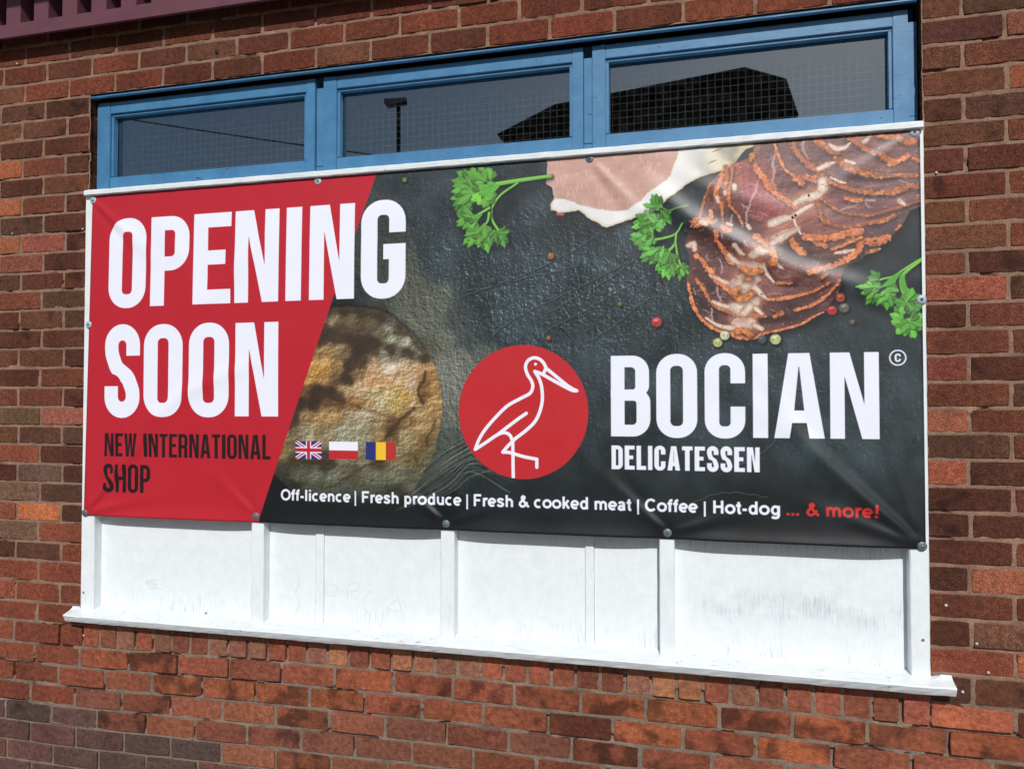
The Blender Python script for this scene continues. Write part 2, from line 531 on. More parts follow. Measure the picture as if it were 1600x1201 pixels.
def brick_colour(x0, x1, z0, z1, row, kind):
    xm, zm = (x0 + x1) / 2, (z0 + z1) / 2
    for (px, py), c in OVERRIDE:
        X, Z = at(px, py)
        if x0 <= X <= x1 and z0 - .004 <= Z <= z1 + .004: return c, 0.08
    if kind == 'r': c, a = random.choice(HEADR)
    elif row < 0: c, a = random.choice([((0.14, 0.046, 0.031), .35), ((0.115, 0.040, 0.028), .38), ((0.17, 0.052, 0.033), .25), ((0.15, 0.068, 0.047), .32), ((0.18, 0.058, 0.036), .3)])
    elif row < 18: c, a = random.choice(RUSTIC)
    elif row < 28: c, a = random.choice(RUSTIC + (LEFTLOW if xm < 1 else [])) if row < 24 else random.choice(LEFTLOW + (RUSTIC if xm > 1 else LEFTLOW))
    elif xm < 0.0 and row < 31: c, a = random.choice(LEFTLOW)
    elif row in (28, 29): c, a = random.choice(WARM)
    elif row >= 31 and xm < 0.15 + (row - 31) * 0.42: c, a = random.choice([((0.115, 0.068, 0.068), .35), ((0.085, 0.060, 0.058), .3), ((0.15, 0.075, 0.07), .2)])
    elif xm > 3.15: c, a = random.choice([((0.20, 0.07, 0.045), .3), ((0.28, 0.09, 0.05), .2)])
    else: c, a = random.choice(SMOOTH)
    c = (c[0] * 1.10, c[1] * 0.97, c[2] * 0.82)
    f = random.uniform(0.90, 1.08) * (0.90 if kind == 's' and row < 28 else 1.0)
    return tuple(min(0.6, v * f * random.uniform(0.96, 1.04)) for v in c), a + random.uniform(-.05, .06)


def brick_geo(w_, h_, seed):
    """outline of a worn brick front with a chipped arris and the stretcher's body behind it"""
    r = random.Random(seed)
    pts = []
    nx, nz = 4, 2
    def edge(p, q, n):
        for k in range(n):
            t = (k + (0 if k == 0 else r.uniform(-.25, .25))) / n
            pts.append((p[0] + (q[0] - p[0]) * t, p[1] + (q[1] - p[1]) * t))
    a, b = w_ / 2, h_ / 2
    edge((-a, -b), (a, -b), nx); edge((a, -b), (a, b), nz); edge((a, b), (-a, b), nx); edge((-a, b), (-a, -b), nz)
    n = len(pts)
    out, inn = [], []
    for (x, z) in pts:
        jx, jz = r.uniform(-.0011, .0006), r.uniform(-.0011, .0006)
        sx, sz = (1 if x > 0 else -1), (1 if z > 0 else -1)
        corner = abs(abs(x) - a) < 1e-6 and abs(abs(z) - b) < 1e-6
        cc = r.uniform(0.0003, 0.0022) if corner else 0
        ox, oz = x + sx * (jx - cc), z + sz * (jz - cc)
        out.append((ox, oz))
        m = r.uniform(0.001, 0.0024)
        inn.append((ox - sx * min(m, abs(ox)) * (1 if abs(x) > a - .03 else 0.15), oz - sz * m * (1 if abs(z) > b - .02 else .3)))
    V = [(x, r.uniform(0.001, 0.003), z) for x, z in out] + [(x, r.uniform(-.0004, .0006), z) for x, z in inn] + [(x, 0.102, z) for x, z in out]
    F = [tuple(n + k for k in range(n))]
    for k in range(n):
        k2 = (k + 1) % n
        F.append((k, k2, n + k2, n + k))
        F.append((k2, k, 2 * n + k, 2 * n + k2))
    return V, F


def make_mesh(name, w_, h_, seed, mat):
    V, F = brick_geo(w_, h_, seed)
    me = mesh_np(name, V, F)
    bm = bmesh.new(); bm.from_mesh(me)
    bmesh.ops.recalc_face_normals(bm, faces=bm.faces[:])
    bm.to_mesh(me); bm.free()
    me.materials.append(mat)
    return me


wall = empty('brick_wall', (0, 0, 0))
tag(wall, 'weathered red brick shop wall with mortar joints around the boarded window', 'wall')
NV = 10
lib = {'s': [make_mesh('brick', 0.2155, 0.0700, 100 + k, M_BRICK) for k in range(NV)],
       'h': [make_mesh('brick', 0.1030, 0.0700, 200 + k, M_BRICK) for k in range(NV)],
       'r': [make_mesh('brick', 0.0741, 0.1080, 300 + k, M_BRICK) for k in range(NV)]}
size = {'s': (0.2155, 0.07), 'h': (0.103, 0.07), 'r': (0.0741, 0.108)}


def in_view(b):
    (ua, va), (ub, vb) = proj(b[0], 0, b[2]), proj(b[1], 0, b[3])
    umin, umax, vmin, vmax = min(ua, ub), max(ua, ub), min(va, vb), max(va, vb)
    if b[6] == 'r': return True
    # covered by the flashing above
    if b[2] > 3.13: return False
    return umax > 2 and umin < 1598 and vmax > 3 and vmin < 1198 and (min(umax, 1600) - max(umin, 0)) > 6


vis = [b for b in bricks if in_view(b)]
vis.sort(key=lambda b: -(proj(b[1], 0, b[2])[0] - proj(b[0], 0, b[2])[0]))
vis, rest = vis[:300], vis[300:] + [b for b in bricks if not in_view(b)]
print('bricks as objects', len(vis), 'joined', len(rest))
for b in vis:
    x0, x1, z0, z1, slp, row, kind = b
    wd, ht = x1 - x0, z1 - z0
    kk = 'r' if kind == 'r' else ('h' if wd < 0.16 else 's')
    me = random.choice(lib[kk])
    o = bpy.data.objects.new('brick', me)
    amp = 0.0030 if row >= 28 else 0.0013
    if kind == 'r': amp = 0.001
    o.location = ((x0 + x1) / 2, random.uniform(-amp, amp * 0.4), (z0 + z1) / 2)
    fx = -1 if random.random() < 0.0 else 1
    o.scale = (fx * wd / size[kk][0], 1, ht / size[kk][1])
    o.rotation_euler = (random.uniform(-.010, .010), -math.atan(slp) + random.uniform(-.002, .002), random.uniform(-.006, .006))
    c, al = brick_colour(x0, x1, z0, z1, row, kind)
    o.color = (*c, al)
    o.parent = wall
    COL.objects.link(o)
VV, FF, TT = [], [], []
for q, b in enumerate(rest):
    x0, x1, z0, z1, slp, row, kind = b
    V, F = brick_geo(x1 - x0, z1 - z0, q % 40)
    base = len(VV)
    VV += [(x + (x0 + x1) / 2, y, z + (z0 + z1) / 2) for x, y, z in V]
    FF += [tuple(base + i for i in f) for f in F]
    c, al = brick_colour(x0, x1, z0, z1, row, kind)
    TT += [(*c, al)] * len(V)
me = mesh_np('brickwork_outside', VV, FF)
ca = me.color_attributes.new('tint', 'FLOAT_COLOR', 'POINT')
ca.data.foreach_set('color', np.array(TT, dtype=np.float32).reshape(-1))
o = link('outer_brickwork', me, M_BRICKFAR, wall)
o['kind'] = 'stuff'


# smooth random fields for geometry and print
def vnoise(ny, nx, cy, cx, rng, wrap=None):
    """smooth value noise on a ny x nx raster with cells of cy x cx samples"""
    gy, gx = int(ny / cy) + 3, int(nx / cx) + 3
    g = rng.rand(gy, gx).astype(np.float32)
    yy = np.arange(ny, dtype=np.float32) / cy + rng.rand() * .9
    xx = np.arange(nx, dtype=np.float32) / cx + rng.rand() * .9
    y0, x0 = yy.astype(int), xx.astype(int)
    fy, fx = yy - y0, xx - x0
    fy, fx = fy * fy * (3 - 2 * fy), fx * fx * (3 - 2 * fx)
    a = g[y0] * (1 - fy[:, None]) + g[y0 + 1] * fy[:, None]
    return a[:, x0] * (1 - fx) + a[:, x0 + 1] * fx


def fbm(ny, nx, cy, cx, rng, octs=4, gain=0.5):
    out, amp, tot = np.zeros((ny, nx), np.float32), 1.0, 0.0
    for _ in range(octs):
        if cy < 1.2 or cx < 1.2: break
        out += amp * vnoise(ny, nx, cy, cx, rng); tot += amp
        amp *= gain; cy /= 2.0; cx /= 2.0
    return out / tot


def mortar_sheet():
    st = 0.005
    gx = np.arange(-0.62, 3.72, st); gz = np.arange(0.30, 3.20, st)
    nx, nz = len(gx), len(gz)
    gap = np.ones((nz, nx), bool)
    core = np.zeros((nz, nx), bool)
    for b in bricks:
        x0, x1, z0, z1, slp = b[:5]
        if x1 < gx[0] or x0 > gx[-1] or z1 < gz[0] or z0 > gz[-1]: continue
        i0, i1 = np.searchsorted(gx, (x0 + .006, x1 - .006))
        xm = (x0 + x1) / 2
        for i in range(i0, i1):
            dz = slp * (gx[i] - xm)
            k0, k1 = np.searchsorted(gz, (z0 + dz + .006, z1 + dz - .006))
            core[k0:k1, i] = True
    n1 = fbm(nz, nx, 6, 6, RNG, 3)
    n2 = fbm(nz, nx, 40, 40, RNG, 3)
    n3 = fbm(nz, nx, 14, 30, RNG, 3)
    y = 0.0024 + (n1 - .5) * 0.0070 + (n2 - .5) * .0040
    lowm = (gz < 0.70)[:, None]
    y = np.where(lowm & (n3 > .575), y + 0.011, y)
    y = np.where(~lowm & (n3 > .70), y + 0.006, y)
    y = np.clip(y, -0.0006, 0.02)
    y[core] = 0.022
    P = np.zeros((nz, nx, 3), np.float32)
    P[..., 0] = gx[None, :]; P[..., 2] = gz[:, None]; P[..., 1] = y
    zc, xc = (gz[:-1] + gz[1:]) / 2, (gx[:-1] + gx[1:]) / 2
    hole = ((xc > 0.004) & (xc < OPW - .004))[None, :] & (zc < ZTOP + 0.004)[:, None]
    zb = np.interp(xc, [b[0] for b in B28], [b[1] for b in B28]) + J / 2 + R_TOP
    hole &= zc[:, None] > zb[None, :]
    me = grid_mesh('mortar', P, True, hole)
    link('mortar', me, M_MORTAR, wall)


mortar_sheet()
bm = bmesh.new()   # bedding behind the outer bricks and the masonry body with the opening through it
for (xa, xb, za, zb) in ((X_MIN, -0.6, 0, 4.4), (3.7, X_MAX, 0, 4.4), (-0.6, 3.7, 0, 0.32), (-0.6, 3.7, 3.18, 4.4)):
    box_bm(bm, xa, xb, 0.006, 0.2, za, zb)
for (xa, xb, za, zb) in ((-0.6, -0.004, 0.32, 3.18), (OPW + 0.004, 3.7, 0.32, 3.18), (-0.004, OPW + .004, ZTOP + .004, 3.18), (-0.004, OPW + .004, 0.32, 0.70)):
    box_bm(bm, xa, xb, 0.03, 0.2, za, zb)
link('mortar_bed', to_mesh(bm, 'mortar_bed'), M_MORTAR, wall)

ln = box('gap_shade_plate', 0.0, OPW, 0.015, 0.2, 2.8605, 2.8628, M_DARK, wall, 0)  # dark plate added under the bricks so the gap at the drip rail looks unlit

# room behind the window: dark, closed
room = empty('shop_interior', (1.5, 0.2, 0))
tag(room, 'dark room inside the shop behind the wired clerestory glass', 'room')
room['kind'] = 'structure'
r_ = link('room_shell', to_mesh((lambda b: (box_bm(b, -1.5, 4.6, 0.215, 4.5, 0.0, 3.6), b)[1])(bmesh.new()), 'room_shell'), M_DARK, None)
r_.data.flip_normals()
me = r_.data
bm = bmesh.new(); bm.from_mesh(me)
bm.faces.ensure_lookup_table()
# leave the street side open where the window is
f = min(bm.faces, key=lambda f: f.calc_center_median().y)
bm.faces.remove(f)
bm.to_mesh(me); bm.free()
r_.parent = room
r_.matrix_parent_inverse = Matrix.Translation((-1.5, -0.2, 0))

# ------------------------------------------------------------------ maroon cladding and flashing above, with unseen eaves added to shade it
clad = empty('metal_cladding', (0, 0, 3.1))
tag(clad, 'maroon ribbed metal cladding with flashing above the brick wall, top left', 'cladding')


def ch(o):
    o.matrix_parent_inverse = o.parent.matrix_basis.inverted()
    return o


bm = bmesh.new()
box_bm(bm, -2.6, 6.0, -0.070, -0.0675, 3.104, 3.158)
box_bm(bm, -2.6, 6.0, -0.0675, 0.02, 3.1555, 3.158)
box_bm(bm, -2.6, 6.0, -0.0675, -0.055, 3.1042, 3.1067)
ch(link('flashing', to_mesh(bm, 'flashing'), M_MAROON, clad))
ch(box('closure_board', -2.6, 6.0, 0.022, 0.03, 3.158, 3.3, M_DARK, clad))
x = -2.62
while x < 6.0:
    prof = [(x, 0.02), (x + 0.006, -0.064), (x + 0.078, -0.064), (x + 0.084, 0.02), (x + 0.141, 0.02)]
    V = [(a, b, z) for z in (3.160, 4.30) for a, b in prof]
    F = [(k, k + 1, k + 6, k + 5) for k in range(4)]
    ch(link('rib_panel', mesh_np('rib_panel', V, F), M_MAROON, clad))
    x += 0.141
eav = empty('shade_eaves', (1.7, -0.3, 3.8))  # out of view, added and sized so its shadow darkens the rib recesses
tag(eav, 'unseen overhanging roof edge added above the maroon cladding to shade it', 'roof')
ch(box('shade_soffit', -2.7, 6.1, -0.69, 0.3, 3.775, 3.80, M_MAROON, eav))
ch(box('shade_fascia', -2.7, 6.1, -0.72, -0.69, 3.80, 4.02, M_MAROON, eav))
ch(box('roof_sheet', -2.7, 6.1, -0.72, 6.0, 4.30, 4.36, M_MAROON, eav))

# ------------------------------------------------------------------ blue clerestory window
win = empty('clerestory_window', (OPW / 2, 0.04, 2.46))
tag(win, 'blue painted timber window strip with three wired glass panes above the banner', 'window')
WT, WB = 2.834, 2.466
ch(box('window_head', 0.004, OPW - .004, 0.088, 0.12, 2.790, 2.8605, M_BLUE, win))
ch(rough_board('drip_rail', 0.001, OPW - .014, 0.001, 0.013, 2.8425, 2.8520, M_BLUE, win, 0.0003, 'x', 0.05))
ch(box('window_cill_rail', 0.004, OPW - .004, 0.048, 0.12, 2.452, 2.500, M_BLUE, win))
ch(box('jamb', 0.0035, 0.014, 0.040, 0.12, 2.50, 2.800, M_BLUE, win))
ch(box('jamb', 3.058, OPW - .0035, 0.048, 0.12, 2.50, 2.800, M_BLUE, win))
ch(box('mullion', 1.004, 1.038, 0.046, 0.12, 2.50, 2.800, M_BLUE, win))
ch(box('mullion', 2.033, 2.063, 0.046, 0.12, 2.50, 2.800, M_BLUE, win))
CAS = [((0.010, 1.003), (0.084, 0.954)), ((1.039, 2.032), (1.104, 1.983)), ((2.064, 3.060), (2.120, 3.005))]
GZ0, GZ1 = 2.527, 2.775
for k, ((a, b), (g0, g1)) in enumerate(CAS):
    f0, f1 = 0.033, 0.085
    bm = bmesh.new()
    box_bm(bm, a, g0 - .011, f0, f1, WB + .004, WT)
    box_bm(bm, g1 + .011, b, f0, f1, WB + .004, WT)
    box_bm(bm, g0 - .0105, g1 + .0105, f0 + .0012, f1, GZ1 + .011, WT - .0008)
    box_bm(bm, g0 - .0105, g1 + .0105, f0 + .0016, f1, WB + .005, GZ0 - .004)
    ca_ = ch(link('casement', to_mesh(bm, 'casement', 0.0016), M_BLUE, win))
    bm = bmesh.new()                                 # glazing bead stepped back inside the casement
    box_bm(bm, g0 - .011, g0, 0.042, 0.066, GZ0, GZ1)
    box_bm(bm, g1, g1 + .011, 0.042, 0.066, GZ0, GZ1)
    box_bm(bm, g0 - .011, g1 + .011, 0.0425, 0.066, GZ1 + .0006, GZ1 + .0106)
    box_bm(bm, g0 - .011, g1 + .011, 0.0415, 0.066, GZ0 - .006, GZ0 + .0005, .003)
    bd = link('glazing_bead', to_mesh(bm, 'glazing_bead', 0.001), M_BLUE, ca_)
    V = [(g0 - .008, 0.068, GZ0 - .005), (g1 + .008, 0.068, GZ0 - .005), (g1 + .008, 0.068, GZ1 + .008), (g0 - .008, 0.068, GZ1 + .008)]
    gp = link('glass_pane', mesh_np('glass_pane', V, [(0, 1, 2, 3)]), M_GLASS, ca_)
for (g0, g1) in ((0.0, OPW),):                       # one sheet of weldmesh behind each light
    for (a, b), (g0, g1) in CAS:
        V, F = [], []
        def wire(p, q, r):
            d = np.array(q) - np.array(p)
            n = 3
            ax = np.array([0, 1, 0.]); bx = np.cross(d / np.linalg.norm(d), ax)
            s = len(V)
            for P_ in (p, q):
                for c_ in range(n):
                    an = 2 * math.pi * c_ / n
                    V.append(tuple(np.array(P_) + r * (math.cos(an) * ax + math.sin(an) * bx)))
            for c_ in range(n):
                F.append((s + c_, s + (c_ + 1) % n, s + n + (c_ + 1) % n, s + n + c_))
        xx = g0 - 0.05
        while xx < g1 + .05:
            dx = random.uniform(-.0012, .0012)
            wire((xx + dx, 0.150, 2.44), (xx - dx, 0.150, 2.86), 0.0016)
            xx += 0.0254
        zz = 2.44
        while zz < 2.87:
            wire((g0 - .06, 0.1485, zz), (g1 + .06, 0.1485, zz + random.uniform(-.0015, .0015)), 0.0016)
            zz += 0.0254
        mo = link('wire_mesh', mesh_np('wire_mesh', V, F), M_WIRE, win)
        ch(mo)
        mo['kind'] = 'stuff'

# ------------------------------------------------------------------ white boarding under the window
brd = empty('boarded_frame', (OPW / 2, 0, 0.74))
tag(brd, 'white painted timber boarding of panels, posts, sill and ledge under the blue window', 'boarding')
LZ = 2.437
ch(rough_board('ledge', 0.004, 0.004 + 3.082, -0.026, 0.048, LZ, LZ + .034, M_WHITEX, brd, 0.0006, 'x', 0.03, 0.012))
posts = [(-0.004, 0.058), (0.771, 0.823), (1.527, 1.578), (2.287, 2.336), (3.036, 3.0905)]
for i, (a, b) in enumerate(posts):
    ch(rough_board('post', a, b, -0.008, 0.034, 0.770, LZ - .001, M_WHITE, brd, 0.0004, 'z', 0.04))
PY = 0.034
segs = [(0.0, 0.785), (0.789, 1.018), (1.054, 1.545), (1.549, 2.035), (2.067, 2.300), (2.304, 3.088)]
for i, (a, b) in enumerate(segs):
    yy = PY + (0.0, 0.001, 0.0, 0.002, 0.001, 0.0)[i]
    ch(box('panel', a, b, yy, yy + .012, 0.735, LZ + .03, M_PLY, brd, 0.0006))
for a, b in ((1.019, 1.053), (2.036, 2.066)):
    ch(rough_board('batten', a, b, PY - .007, PY + .004, 0.772, LZ - .002, M_WHITE, brd, 0.0004, 'z', 0.04))
# sill with a weathered nose
def sill():
    n = 110
    x0, x1 = -0.047, 3.149
    V, F = [], []
    prof = [(0.060, 0.7290), (-0.0405, 0.7285), (-0.0435, 0.7310), (-0.0500, 0.742), (-0.0560, 0.7540), (-0.0530, 0.7580), (-0.02, 0.7670), (0.03, 0.776), (0.060, 0.780)]
    m = len(prof)
    for i in range(n + 1):
        t = i / n
        x = x0 + (x1 - x0) * t
        e = 0.0
        if i < 2: e = 0.006 * (2 - i) / 2
        if i > n - 2: e = 0.004
        for q, (y, z) in enumerate(prof):
            zz = z + (0.005 if False else 0)
            yj = random.uniform(-.0008, .0008) if 0 < q < m - 1 else 0
            zj_ = random.uniform(-.0007, .0007) if 0 < q < m - 1 else 0
            V.append((x, y + yj + (e if y < 0 else 0), zz + zj_ + 0.004 * math.sin(t * 2.4)))
    for i in range(n):
        for q in range(m - 1):
            a = i * m + q
            F.append((a, a + 1, a + 1 + m, a + m))
    F.append(tuple(range(m))); F.append(tuple(n * m + q for q in range(m)))
    me = mesh_np('sill', V, F)
    bm = bmesh.new(); bm.from_mesh(me)
    # outside the opening the sill stops at the wall face
    for v in bm.verts:
        if (v.co.x < 0.002 or v.co.x > OPW - .002) and v.co.y > -0.002: v.co.y = -0.002
    bmesh.ops.recalc_face_normals(bm, faces=bm.faces[:]); bm.to_mesh(me); bm.free()
    return ch(link('sill', me, M_SILL, brd))
sill()


def ribbon(name, pts, wdt, y, mat, parent, thick=0.0004):
    """thin pencilled or scratched line lying on the surface"""
    V, F = [], []
    P = np.array(pts, float)
    for i, p in enumerate(P):
        d = P[min(i + 1, len(P) - 1)] - P[max(i - 1, 0)]
        d = d / (np.linalg.norm(d) + 1e-9)
        nrm = np.array([-d[1], d[0]]) * wdt / 2
        for s in (-1, 1):
            V.append((p[0] + s * nrm[0], y - thick, p[1] + s * nrm[1]))
    F = [(2 * i, 2 * i + 1, 2 * i + 3, 2 * i + 2) for i in range(len(P) - 1)]
    o = link(name, mesh_np(name, V, F), mat, parent)
    return ch(o) if parent is not None else o


M_PENCIL = mat_plain('pencil_line', (0.55, 0.58, 0.61), 0.8)
def sm(pts, n=6):
    """Catmull-Rom through points"""
    P = [np.array(p, float) for p in pts]
    P = [2 * P[0] - P[1]] + P + [2 * P[-1] - P[-2]]
    out = []
    for i in range(1, len(P) - 2):
        for k in range(n):
            t = k / n
            out.append(0.5 * ((2 * P[i]) + (-P[i - 1] + P[i + 1]) * t + (2 * P[i - 1] - 5 * P[i] + 4 * P[i + 1] - P[i + 2]) * t * t + (-P[i - 1] + 3 * P[i] - 3 * P[i + 1] + P[i + 2]) * t ** 3))
    out.append(P[-2])
    return out


SCR = [[(241, 903), (227, 911), (245, 912), (233, 921)], [(236, 921), (245, 918), (256, 921)], [(228, 910), (247, 905)],
       [(464, 898), (468, 910), (462, 925), (468, 940), (462, 955)],
       [(517, 914), (524, 914), (527, 921), (522, 930), (514, 931), (509, 924), (513, 916)],
       [(544, 941), (544, 918), (551, 910), (560, 912), (559, 921), (548, 925), (556, 934)],
       [(572, 958), (569, 945), (573, 928), (582, 925), (574, 921)], [(622, 936), (604, 949), (620, 955)], [(620, 930), (627, 950), (634, 972)]]
for s in SCR:
    ribbon('pencil_mark', sm([at(x, y, PY) for x, y in s]), 0.0013, PY, M_PENCIL, brd)
M_RUST = mat_plain('rust', (0.20, 0.10, 0.04), 0.9)
for (x, y, yy) in ((322, 957, PY), (131, 925, -0.008), (1442, 999, -0.008)):
    X, Z = at(x, y, yy)
    bm = bmesh.new(); bmesh.ops.create_circle(bm, cap_ends=True, segments=9, radius=0.0042, matrix=Matrix.Translation((X, yy - .0025, Z)) @ Matrix.Rotation(math.pi / 2, 4, 'X'))
    ch(link('nail_head', to_mesh(bm, 'nail_head'), M_RUST, brd))

# ==PRINT-BEGIN==
# ------------------------------------------------------------------ the banner's print, rasterised from shapes set out in metres
BX0, BX1, BZ0, BZ1 = -0.02, 3.11, 1.12, 2.46
PPM = 850.0
CW, CH = int((BX1 - BX0) * PPM), int((BZ1 - BZ0) * PPM)
prng = np.random.RandomState(5)
C = np.zeros((CH, CW, 3), np.float32)
BPY = -0.013


def q(px, py):
    X, Z = at(px, py, BPY)
    return ((X - BX0) * PPM, (BZ1 - Z) * PPM)


def qm(X, Z):
    return ((X - BX0) * PPM, (BZ1 - Z) * PPM)


def S(r, g, b):
    return np.array([r, g, b], np.float32) / 255.0


def fill(polys, sub=3):
    """even-odd coverage of one or more closed outlines; returns (slice, mask)"""
    if not isinstance(polys[0][0], (list, tuple, np.ndarray)): polys = [polys]
    A = [np.array(p, np.float64) for p in polys]
    allp = np.vstack(A)
    x0, y0 = np.floor(allp.min(0)).astype(int) - 1
    x1, y1 = np.ceil(allp.max(0)).astype(int) + 2
    x0, y0, x1, y1 = max(x0, 0), max(y0, 0), min(x1, CW), min(y1, CH)
    if x1 <= x0 or y1 <= y0: return (slice(0, 0), slice(0, 0)), np.zeros((0, 0), np.float32)
    W_ = x1 - x0
    e = np.vstack([np.hstack([p, np.roll(p, -1, 0)]) for p in A])
    e = e[np.abs(e[:, 1] - e[:, 3]) > 1e-9]
    M = np.zeros((y1 - y0, W_), np.float32)
    for r in range(y1 - y0):
        for s in range(sub):
            y = y0 + r + (s + .5) / sub
            h = ((e[:, 1] <= y) & (e[:, 3] > y)) | ((e[:, 3] <= y) & (e[:, 1] > y))
            if not h.any(): continue
            ee = e[h]
            xs = np.sort(ee[:, 0] + (y - ee[:, 1]) * (ee[:, 2] - ee[:, 0]) / (ee[:, 3] - ee[:, 1])) - x0
            for a, b in zip(xs[0::2], xs[1::2]):
                a, b = max(a, 0.0), min(b, W_)
                if b <= a: continue
                ia, ib = int(a), int(b)
                if ia == ib: M[r, ia] += (b - a) / sub
                else:
                    M[r, ia] += (ia + 1 - a) / sub
                    M[r, ia + 1:ib] += 1.0 / sub
                    if ib < W_: M[r, ib] += (b - ib) / sub
    return (slice(y0, y1), slice(x0, x1)), np.clip(M, 0, 1)


def dist(pts, pad, widths=None):
    P = np.array(pts, np.float64)
    x0, y0 = np.floor(P.min(0) - pad).astype(int); x1, y1 = np.ceil(P.max(0) + pad).astype(int) + 1
    x0, y0, x1, y1 = max(x0, 0), max(y0, 0), min(x1, CW), min(y1, CH)
    if x1 <= x0 or y1 <= y0: return (slice(0, 0), slice(0, 0)), np.zeros((0, 0), np.float32)
    D = np.full((y1 - y0, x1 - x0), 1e9, np.float32)
    for i in range(len(P) - 1):
        a, b = P[i], P[i + 1]
        r = pad + 2
        sx0, sx1 = int(max(min(a[0], b[0]) - r, x0)), int(min(max(a[0], b[0]) + r, x1))
        sy0, sy1 = int(max(min(a[1], b[1]) - r, y0)), int(min(max(a[1], b[1]) + r, y1))
        if sx1 <= sx0 or sy1 <= sy0: continue
        Y, X = np.mgrid[sy0:sy1, sx0:sx1].astype(np.float32) + .5
        d = b - a
        L2 = max(d @ d, 1e-9)
        t = np.clip(((X - a[0]) * d[0] + (Y - a[1]) * d[1]) / L2, 0, 1)
        dd = np.hypot(X - a[0] - t * d[0], Y - a[1] - t * d[1])
        if widths is not None: dd = dd / np.maximum(widths[i] + (widths[i + 1] - widths[i]) * t, 1e-3)
        v = D[sy0 - y0:sy1 - y0, sx0 - x0:sx1 - x0]
        np.minimum(v, dd, out=v)
    return (slice(y0, y1), slice(x0, x1)), D


def stroke(pts, width, butt=False, soft=0.7):
    sl_, D = dist(pts, width / 2 + 4)
    M = np.clip((width / 2 - D) / soft + .5, 0, 1)
    if butt and M.size:
        Y, X = np.mgrid[sl_[0], sl_[1]].astype(np.float32) + .5
        for a, b in ((pts[0], pts[1]), (pts[-1], pts[-2])):
            a, b = np.array(a), np.array(b)
            d = (b - a) / (np.linalg.norm(b - a) + 1e-9)
            s = (X - a[0]) * d[0] + (Y - a[1]) * d[1]
            near = np.hypot(X - a[0], Y - a[1]) < width * .75
            M *= np.where(near, np.clip(s + .5, 0, 1), 1)
    return sl_, M


def put(sm_, col, alpha=1.0):
    sl_, M = sm_
    if M.size == 0: return
    m = (M * alpha)[..., None]
    v = C[sl_]
    c_ = col[sl_] if isinstance(col, np.ndarray) and col.ndim == 3 else col
    v[:] = v * (1 - m) + c_ * m


def blur(M, r):
    k = max(1, int(r))
    for _ in range(2):
        for ax in (0, 1):
            pad = [(0, 0)] * M.ndim; pad[ax] = (k + 1, k)
            cs = np.cumsum(np.pad(M, pad, mode='edge'), axis=ax, dtype=np.float64)
            n = M.shape[ax]
            hi = np.take(cs, np.arange(2 * k + 1, 2 * k + 1 + n), axis=ax); lo = np.take(cs, np.arange(0, n), axis=ax)
            M = ((hi - lo) / (2 * k + 1)).astype(np.float32)
    return M


def full(sm_):
    A = np.zeros((CH, CW), np.float32)
    A[sm_[0]] = sm_[1]
    return A


NA = fbm(CH, CW, 40, 40, prng, 5)
NB = fbm(CH, CW, 40, 40, prng, 5)
NF = fbm(CH, CW, 6, 6, prng, 3, .7)
NFB = fbm(CH, CW, 7, 7, prng, 3, .7)
NW = prng.rand(CH, CW).astype(np.float32)
YY, XX = np.mgrid[0:CH, 0:CW].astype(np.float32)


def rag(A, amp, amp2=0):
    iy = np.clip(YY + (NA - .5) * amp * 2 + (NF - .5) * amp2 * 2, 0, CH - 1).astype(int)
    ix = np.clip(XX + (NB - .5) * amp * 2 + (NFB - .5) * amp2 * 2, 0, CW - 1).astype(int)
    return A[iy, ix]


def ragfill(pts, amp, amp2=0, soft=0):
    A = rag(full(fill(pts)), amp, amp2)
    return ((slice(0, CH), slice(0, CW)), blur(A, soft) if soft else A)


def emboss(H, dx=2, dy=2):
    return np.roll(np.roll(H, dy, 0), dx, 1) - np.roll(np.roll(H, -dy, 0), -dx, 1)


def colour_field(Z, samples, sig, warp=9, st=2, soft_=0.10):
    """soft mosaic of the colours found at measured places of the printed picture"""
    pts = np.array([Z(x, y) for x, y, _ in samples], np.float32)
    cols = np.array([c for _, _, c in samples], np.float32) / 255.0
    x0, y0 = (pts.min(0) - sig * 3).astype(int); x1, y1 = (pts.max(0) + sig * 3).astype(int)
    x0, y0, x1, y1 = max(x0, 0), max(y0, 0), min(x1, CW), min(y1, CH)
    sl_ = (slice(y0, y1), slice(x0, x1))
    yy = (YY[sl_] + (NA[sl_] - .5) * warp * 4 + (NF[sl_] - .5) * warp * 1.2)[::st, ::st]
    xx = (XX[sl_] + (NB[sl_] - .5) * warp * 4 + (NFB[sl_] - .5) * warp * 1.2)[::st, ::st]
    acc = np.zeros(yy.shape + (3,), np.float32); wt = np.full(yy.shape, 1e-9, np.float32)
    for (px_, py_), c_ in zip(pts, cols):
        d2 = ((xx - px_) ** 2 + (yy - py_) ** 2) / sig ** 2
        w_ = 1.0 / (soft_ + d2) ** 2.6
        acc += w_[..., None] * c_; wt += w_
    F_ = np.repeat(np.repeat(acc / wt[..., None], st, 0), st, 1)[:y1 - y0, :x1 - x0]
    out = np.zeros((CH, CW, 3), np.float32)
    out[:] = cols.mean(0)
    out[sl_] = blur(F_, 1)
    return out, sl_


